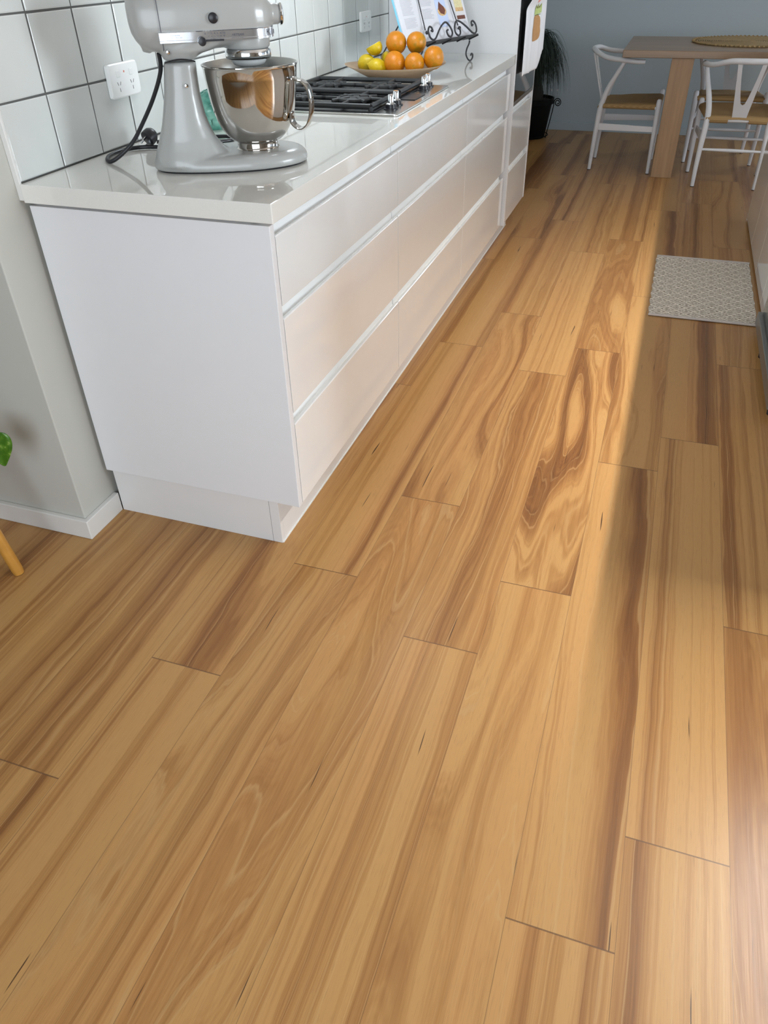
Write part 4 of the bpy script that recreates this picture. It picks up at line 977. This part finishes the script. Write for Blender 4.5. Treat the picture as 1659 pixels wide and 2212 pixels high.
onpage('photo_slice', -0.036, 0.028, 0.072, 0.086, M['photo_b'], False, None, 0.0010)

# ------------------------------------------------------------------ DINING TABLE, MAT, CHAIRS
dt = thing('dining_table', 'reddish brown timber dining table with thick square-cut legs', 'table', (1.85, 4.92, 0))
obj('tabletop', B(0.968, 2.77, 4.462, 5.392, 0.7185, 0.7605), M['table'], dt, smooth=False, bev=0.003)
for x in (1.278, 2.330):
    for (y0, y1) in ((4.486, 4.600), (5.255, 5.368)):
        obj('leg', B(x, x+0.137, y0, y1, 0.0, 0.7184), M['tableleg'], dt, smooth=False, bev=0.003)
pm = thing('placemat', 'round plaited seagrass mat on the dining table', 'placemat', (1.76, 5.045, 0.7605))
bm = NB()
for k in range(24):
    r = 0.012 + k*0.0145
    tube(bm, [(1.76+r*math.cos(2*PI*j/40), 5.045+r*0.93*math.sin(2*PI*j/40), 0.7655) for j in range(41)], 0.0062, 6, cap=False, flat=0.6)
obj('woven_coil', bm, M['seagrass'], pm)
bm = NB()
for k in range(84):
    a = 2*PI*k/84; r = 0.362
    tube(bm, [(1.76+r*math.cos(a-0.03), 5.045+r*0.93*math.sin(a-0.03), 0.7645), (1.76+(r+0.014)*math.cos(a), 5.045+(r+0.014)*0.93*math.sin(a), 0.7690), (1.76+r*math.cos(a+0.03), 5.045+r*0.93*math.sin(a+0.03), 0.7645)], 0.0055, 6)
obj('plaited_rim', bm, M['seagrass'], pm)

def make_chair():
    t = bpy.data.objects.new('dining_chair', None); COL.objects.link(t)
    c = M['chair']
    for s in (-1, 1):
        bm = NB(); tube(bm, [(s*0.228, 0.205, 0.0), (s*0.230, 0.203, 0.2), (s*0.231, 0.201, 0.44), (s*0.231, 0.201, 0.462), (s*0.231, 0.201, 0.470)], [0.0115, 0.0155, 0.0180, 0.0165, 0.009], 16)
        l = obj('leg', bm, c, t, local=True)
        bm = NB(); tube(bm, [(s*0.228, 0.205, -0.0), (s*0.228, 0.205, 0.004)], 0.0119, 14); obj('glide', bm, M['black'], l, local=True)
    for s in (-1, 1):
        P = spline([(s*0.191, -0.205, 0.0), (s*0.193, -0.2, 0.12), (s*0.191, -0.194, 0.25), (s*0.186, -0.186, 0.38), (s*0.189, -0.172, 0.45), (s*0.205, -0.145, 0.53), (s*0.232, -0.098, 0.62), (s*0.250, -0.062, 0.690)], 6)
        Rr = [0.0115, 0.014, 0.0165, 0.0185, 0.018, 0.0165, 0.014, 0.0105]
        bm = NB(); tube(bm, P, lerp_list(Rr, 6), 16); l = obj('leg', bm, c, t, local=True)
        bm = NB(); tube(bm, [(s*0.191, -0.205, 0.0), (s*0.191, -0.205, 0.004)], 0.0119, 14); obj('glide', bm, M['black'], l, local=True)
    # bent top rail / armrest
    pts = [(0.262, 0.068, 0.688), (0.266, 0.02, 0.689), (0.259, -0.055, 0.695), (0.236, -0.135, 0.699), (0.197, -0.205, 0.709), (0.12, -0.268, 0.732), (0, -0.292, 0.735)]
    full = pts + [(-x, y, z) for x, y, z in reversed(pts[:-1])]
    Rr = [0.0130, 0.0150, 0.0155, 0.0150, 0.0150, 0.0160, 0.0170]; Rr = Rr + list(reversed(Rr[:-1]))
    bm = NB(); tube(bm, spline(full, 6), lerp_list(Rr, 6), 16); obj('top_rail', bm, c, t, local=True)
    # Y splat
    bm = NB()
    def sy(z): return -0.188 - (z-0.40)*0.30
    def srow(x0, x1, z): return [Vector((x0, sy(z)-0.005, z)), Vector((x1, sy(z)-0.005, z)), Vector((x1, sy(z)+0.005, z)), Vector((x0, sy(z)+0.005, z))]
    rings(bm, [srow(-h, h, z) for z, h in ((0.395, 0.040), (0.43, 0.044), (0.47, 0.0485), (0.4925, 0.0515))])
    for sg in (-1, 1):
        rings(bm, [srow(*sorted((sg*a, sg*b)), z) for z, a, b in ((0.492, 0.0, 0.0515), (0.500, 0.012, 0.0525), (0.520, 0.0185, 0.0550), (0.545, 0.025, 0.0580), (0.59, 0.035, 0.0640), (0.64, 0.0445, 0.0700), (0.69, 0.0525, 0.0775), (0.728, 0.0580, 0.0835))])
    obj('splat', bm, c, t, local=True, smooth=False)
    # seat rails + stretchers
    bm = NB(); tube(bm, [(-0.228, 0.201, 0.422), (0.228, 0.201, 0.422)], 0.0105, 10)
    tube(bm, [(-0.186, -0.186, 0.400), (0.186, -0.186, 0.400)], 0.0105, 10)
    for s in (-1, 1): tube(bm, [(s*0.187, -0.186, 0.415), (s*0.231, 0.201, 0.415)], 0.0105, 10)
    obj('seat_frame', bm, c, t, local=True)
    for s in (-1, 1):
        bm = NB(); y0, y1 = -0.188, 0.194; x0, x1 = s*0.190, s*0.229; th = 0.0065
        vs = [Vector((x0-th, y0, 0.262)), Vector((x0+th, y0, 0.262)), Vector((x0+th, y0, 0.306)), Vector((x0-th, y0, 0.306))]
        ve = [Vector((x1-th, y1, 0.268)), Vector((x1+th, y1, 0.268)), Vector((x1+th, y1, 0.302)), Vector((x1-th, y1, 0.302))]
        rings(bm, [vs, ve]); obj('side_stretcher', bm, c, t, local=True, smooth=False, bev=0.002)
    for y, x, z in ((-0.196, 0.178, 0.228), (0.202, 0.222, 0.228)):
        bm = NB(); tube(bm, [(-x, y, z), (-x*0.5, y, z), (0, y, z), (x*0.5, y, z), (x, y, z)], [0.0075, 0.0095, 0.0112, 0.0095, 0.0075], 12); obj('stretcher', bm, c, t, local=True)
    # woven seat: four panels sagging to an X, wrapped over the rails
    bm = NB(); N_ = 18; G = []
    for j in range(N_+1):
        fy = j/N_; hw = 0.196 + 0.044*fy; y = -0.200 + 0.416*fy; row = []
        for i in range(N_+1):
            fx = i/N_; x = -hw + 2*hw*fx
            u_, v_ = abs(2*fx-1), abs(2*fy-1)
            base = 0.415 + (0.024)*fy*0.9
            edge = max(u_, v_); z = base + 0.016*edge**2 - 0.004 + 0.006*abs(u_-v_)
            if i in (0, N_) or j in (0, N_): z -= 0.012
            row.append(bm.verts.new((x, y, z)))
        G.append(row)
    for j in range(N_):
        for i in range(N_): bm.faces.new((G[j][i], G[j][i+1], G[j+1][i+1], G[j+1][i]))
    G2 = [[bm.verts.new((v.co.x, v.co.y, v.co.z-(0.014 if not (i in (0, N_) or j in (0, N_)) else 0.012))) for i, v in enumerate(row)] for j, row in enumerate(G)]
    for j in range(N_):
        for i in range(N_): bm.faces.new((G2[j][i], G2[j+1][i], G2[j+1][i+1], G2[j][i+1]))
        bm.faces.new((G[j][0], G[j+1][0], G2[j+1][0], G2[j][0])); bm.faces.new((G[j][N_], G2[j][N_], G2[j+1][N_], G[j+1][N_]))
        bm.faces.new((G[0][j], G2[0][j], G2[0][j+1], G[0][j+1])); bm.faces.new((G[N_][j], G[N_][j+1], G2[N_][j+1], G2[N_][j]))
    for (xa, ya, xb, yb, z) in ((-0.170, -0.190, -0.062, -0.190, 0.400), (0.062, -0.190, 0.170, -0.190, 0.400), (-0.215, 0.203, 0.215, 0.203, 0.424)):
        tube(bm, [(xa, ya, z), (xb, yb, z)], 0.0165, 12)
    for s in (-1, 1): tube(bm, [(s*0.190, -0.165, 0.414), (s*0.229, 0.180, 0.420)], 0.0155, 12)
    obj('seat', bm, M['cord'], t, local=True, angle=70)
    return t
def copy_tree(o, parent=None):
    c = o.copy(); COL.objects.link(c); c.parent = parent
    for ch in list(o.children): copy_tree(ch, c)
    return c
ch0 = make_chair()
spots = [((1.046, 4.806), -PI/2, 'white wishbone chair with woven cord seat at the left end of the dining table'),
         ((1.748, 4.505), 0.0, 'white wishbone chair with its back to the kitchen, at the near side of the table'),
         ((1.712, 5.215), PI, 'white wishbone chair on the far side of the dining table, seen through the nearer chair')]
for k, ((x, y), rz, lb) in enumerate(spots):
    c = ch0 if k == 0 else copy_tree(ch0)
    c.location = (x, y, 0); c.rotation_euler = (0, 0, rz); setk(c, lb, 'chair', 'white wishbone chairs around the dining table')

# ------------------------------------------------------------------ TALL BLACK POT WITH GRASSY PLANT
PXc, PYc = 0.205, 5.665
pt_ = thing('plant_pot', 'tall tapered black planter on the floor behind the oven cabinet', 'planter', (PXc, PYc, 0))
bm = NB(); lathe(bm, [(0.136, 0.0), (0.140, 0.004), (0.176, 0.255), (0.190, 0.258), (0.192, 0.298), (0.182, 0.300), (0.176, 0.270)], 40, (PXc, PYc, 0), 'z', True, True); obj('pot', bm, M['pot'], pt_)
bm = NB(); lathe(bm, [(0.172, 0.272), (0.168, 0.280), (0.05, 0.284)], 30, (PXc, PYc, 0), 'z', True, True); obj('soil', bm, M['soil'], pt_)
sd = thing('plant_stand', 'black wire plant stand with curled scroll arms around the planter', 'plant stand', (PXc, PYc, 0))
for k, an in enumerate((-12, 108, 228)):
    a = R_(an); d = Vector((math.cos(a), math.sin(a), 0)); c0 = Vector((PXc, PYc, 0)); pts = [c0+d*0.158+Vector((0, 0, 0.004)), c0+d*0.185+Vector((0, 0, 0.14)), c0+d*0.203+Vector((0, 0, 0.245))]
    cc = c0 + d*0.236 + Vector((0, 0, 0.268))
    for j in range(30):
        f = j/29; th = PI - 0.15 - f*3.6*PI; r = 0.032*(1-f*0.72)
        pts.append(cc + d*r*math.cos(th) + Vector((0, 0, r*math.sin(th)+0.006)))
    bm = NB(); tube(bm, spline(pts, 3), 0.0036, 8); obj('scroll_arm', bm, M['pot'], sd)
bm = NB(); tube(bm, [(PXc+0.166*math.cos(2*PI*k/40), PYc+0.166*math.sin(2*PI*k/40), 0.02) for k in range(41)], 0.0035, 8, cap=False); obj('hoop', bm, M['pot'], sd)
pl_ = thing('ponytail_palm', 'dark weeping ponytail palm with thin drooping blades in the black planter', 'plant', (PXc, PYc, 0.285))
bm = NB(); tube(bm, spline([(PXc, PYc, 0.282), (PXc+0.005, PYc, 0.34), (PXc, PYc, 0.46), (PXc-0.004, PYc, 0.60), (PXc, PYc, 0.70)], 5), lerp_list([0.10, 0.095, 0.06, 0.05, 0.045], 5), 16); obj('trunk', bm, mat('dark_bark', (0.02, 0.016, 0.012), 0.8), pl_)
bm = NB(); rg = random.Random(11)
for k in range(1500):
    a = rg.uniform(0, 2*PI); reach = 0.05 + 0.25*rg.random()**1.6; rise = rg.uniform(0.01, 0.11); drop = rg.uniform(0.20, 0.46)*(0.6+reach)
    z0 = rg.uniform(0.60, 0.71); d = Vector((math.cos(a), math.sin(a), 0)); w0 = rg.uniform(0.0022, 0.0042); jit = rg.uniform(-0.35, 0.35)
    sd_ = Vector((-d.y, d.x, 0)); prev = None; n = 12
    pts = []
    for j in range(n+1):
        f = j/n; x = reach*(1-(1-f)**1.8); z = z0 + rise*math.sin(min(1, f*2.2)*PI/2) - drop*1.5*max(0, f-0.18)**1.6
        pts.append(Vector((PXc, PYc, max(0.31, z))) + d*x + sd_*(jit*x*f))
    vs = []
    for j, p in enumerate(pts):
        wd = w0*(1-(j/n)**3*0.9); vs.append((bm.verts.new(p - sd_*wd), bm.verts.new(p + Vector((0, 0, wd*0.6))), bm.verts.new(p + sd_*wd)))
    for u_, v_ in zip(vs, vs[1:]):
        bm.faces.new((u_[0], u_[1], v_[1], v_[0])); bm.faces.new((u_[1], u_[2], v_[2], v_[1]))
bmesh.ops.delete(bm, geom=[v for v in bm.verts if v.co.x < 0.012 or v.co.y > 5.99], context='VERTS')
fo_ = obj('foliage', bm, M['blade'], pl_, angle=180); fo_['kind'] = 'stuff'

# ------------------------------------------------------------------ LEFT: WOODEN STAND WITH TRAILING PLANT
SX, SY = -0.262, -0.292
ws = thing('plant_stool', 'small honey-coloured timber stool standing by the wall corner at left', 'stool', (SX, SY, 0))
for k, (fx, fy) in enumerate(((-0.098, -0.302), (-0.345, -0.168), (-0.345, -0.425))):
    tx, ty = SX + (fx-SX)*0.55, SY + (fy-SY)*0.55
    bm = NB(); tube(bm, [(fx, fy, 0.0), (fx+(tx-fx)*0.03, fy+(ty-fy)*0.03, 0.012), (tx, ty, 0.330)], [0.0135, 0.0150, 0.0165], 18); obj('leg', bm, M['yellowwood'], ws)
bm = NB(); lathe(bm, [(0.095, 0.330), (0.10, 0.333), (0.10, 0.349), (0.097, 0.352)], 40, (SX, SY, 0), 'z', True, True); obj('seat', bm, M['yellowwood'], ws)
pp = thing('pothos_pot', 'white ceramic pot on the honey-coloured timber stool', 'plant pot', (SX, SY, 0.352))
bm = NB(); lathe(bm, [(0.055, 0.352), (0.060, 0.356), (0.078, 0.46), (0.080, 0.478), (0.074, 0.478), (0.070, 0.462)], 32, (SX, SY, 0), 'z', True, True); obj('pot', bm, M['terracotta'], pp)
po_ = thing('pothos_plant', 'green pothos with a heart-shaped leaf trailing past the left picture edge', 'plant', (SX, SY, 0.46))
bm = NB(); lathe(bm, [(0.069, 0.462), (0.06, 0.468), (0.01, 0.470)], 20, (SX, SY, 0), 'z', True, True); obj('soil', bm, M['soil'], po_)
bm = NB()
tube(bm, spline([(SX+0.02, SY, 0.468), (SX+0.06, SY+0.02, 0.51), (SX+0.10, SY+0.045, 0.48), (SX+0.14, SY+0.060, 0.425), (SX+0.163, SY+0.068, 0.382)], 6), 0.0022, 8)
tube(bm, spline([(SX-0.02, SY, 0.468), (SX-0.06, SY+0.01, 0.51), (SX-0.098, SY-0.015, 0.45), (SX-0.108, SY-0.02, 0.40)], 6), 0.0022, 8)
tube(bm, spline([(SX, SY-0.02, 0.468), (SX, SY-0.06, 0.52), (SX+0.0, SY-0.1, 0.50)], 6), 0.0022, 8)
obj('vine', bm, M['leaf'], po_)
def leaf(base, tipdir, side_, size):
    bm = NB(); b = Vector(base); t_ = Vector(tipdir).normalized(); s_ = Vector(side_).normalized(); nr = t_.cross(s_).normalized()
    prof = [(0.0, 0.0), (-0.10, 0.22), (-0.06, 0.40), (0.08, 0.50), (0.30, 0.47), (0.52, 0.36), (0.74, 0.20), (0.90, 0.08), (1.0, 0.0)]
    mid = []; L1 = []; L2 = []
    for k, (a, w_) in enumerate(prof):
        cur = nr*(-0.10*size*a*a)
        mid.append(bm.verts.new(b + t_*max(a, 0)*size + cur)); L1.append(bm.verts.new(b + t_*a*size + s_*w_*size + nr*0.10*size*w_*2 + cur)); L2.append(bm.verts.new(b + t_*a*size - s_*w_*size + nr*0.10*size*w_*2 + cur))
    for k in range(len(prof)-1):
        for q, A in ((1, L1), (0, L2)):
            try: bm.faces.new((mid[k], mid[k+1], A[k+1], A[k]) if q else (mid[k], A[k], A[k+1], mid[k+1]))
            except ValueError: pass
    bmesh.ops.remove_doubles(bm, verts=bm.verts, dist=0.0004)
    o = obj('leaf', bm, M['leaf'], po_, sub=2, angle=180); s = o.modifiers.new('th', 'SOLIDIFY'); s.thickness = 0.0008
leaf((SX+0.163, SY+0.068, 0.386), (0.12, -0.10, -1), (0.88, 0.45, 0.0), 0.092)
leaf((SX-0.108, SY-0.02, 0.40), (-0.3, -0.1, -1), (0.2, 1, 0), 0.085)
leaf((SX, SY-0.10, 0.50), (0.0, -0.6, -0.6), (1, 0, 0), 0.08)
leaf((SX-0.02, SY+0.01, 0.470), (-0.3, 0.2, 0.9), (0.5, 0.8, 0), 0.08)
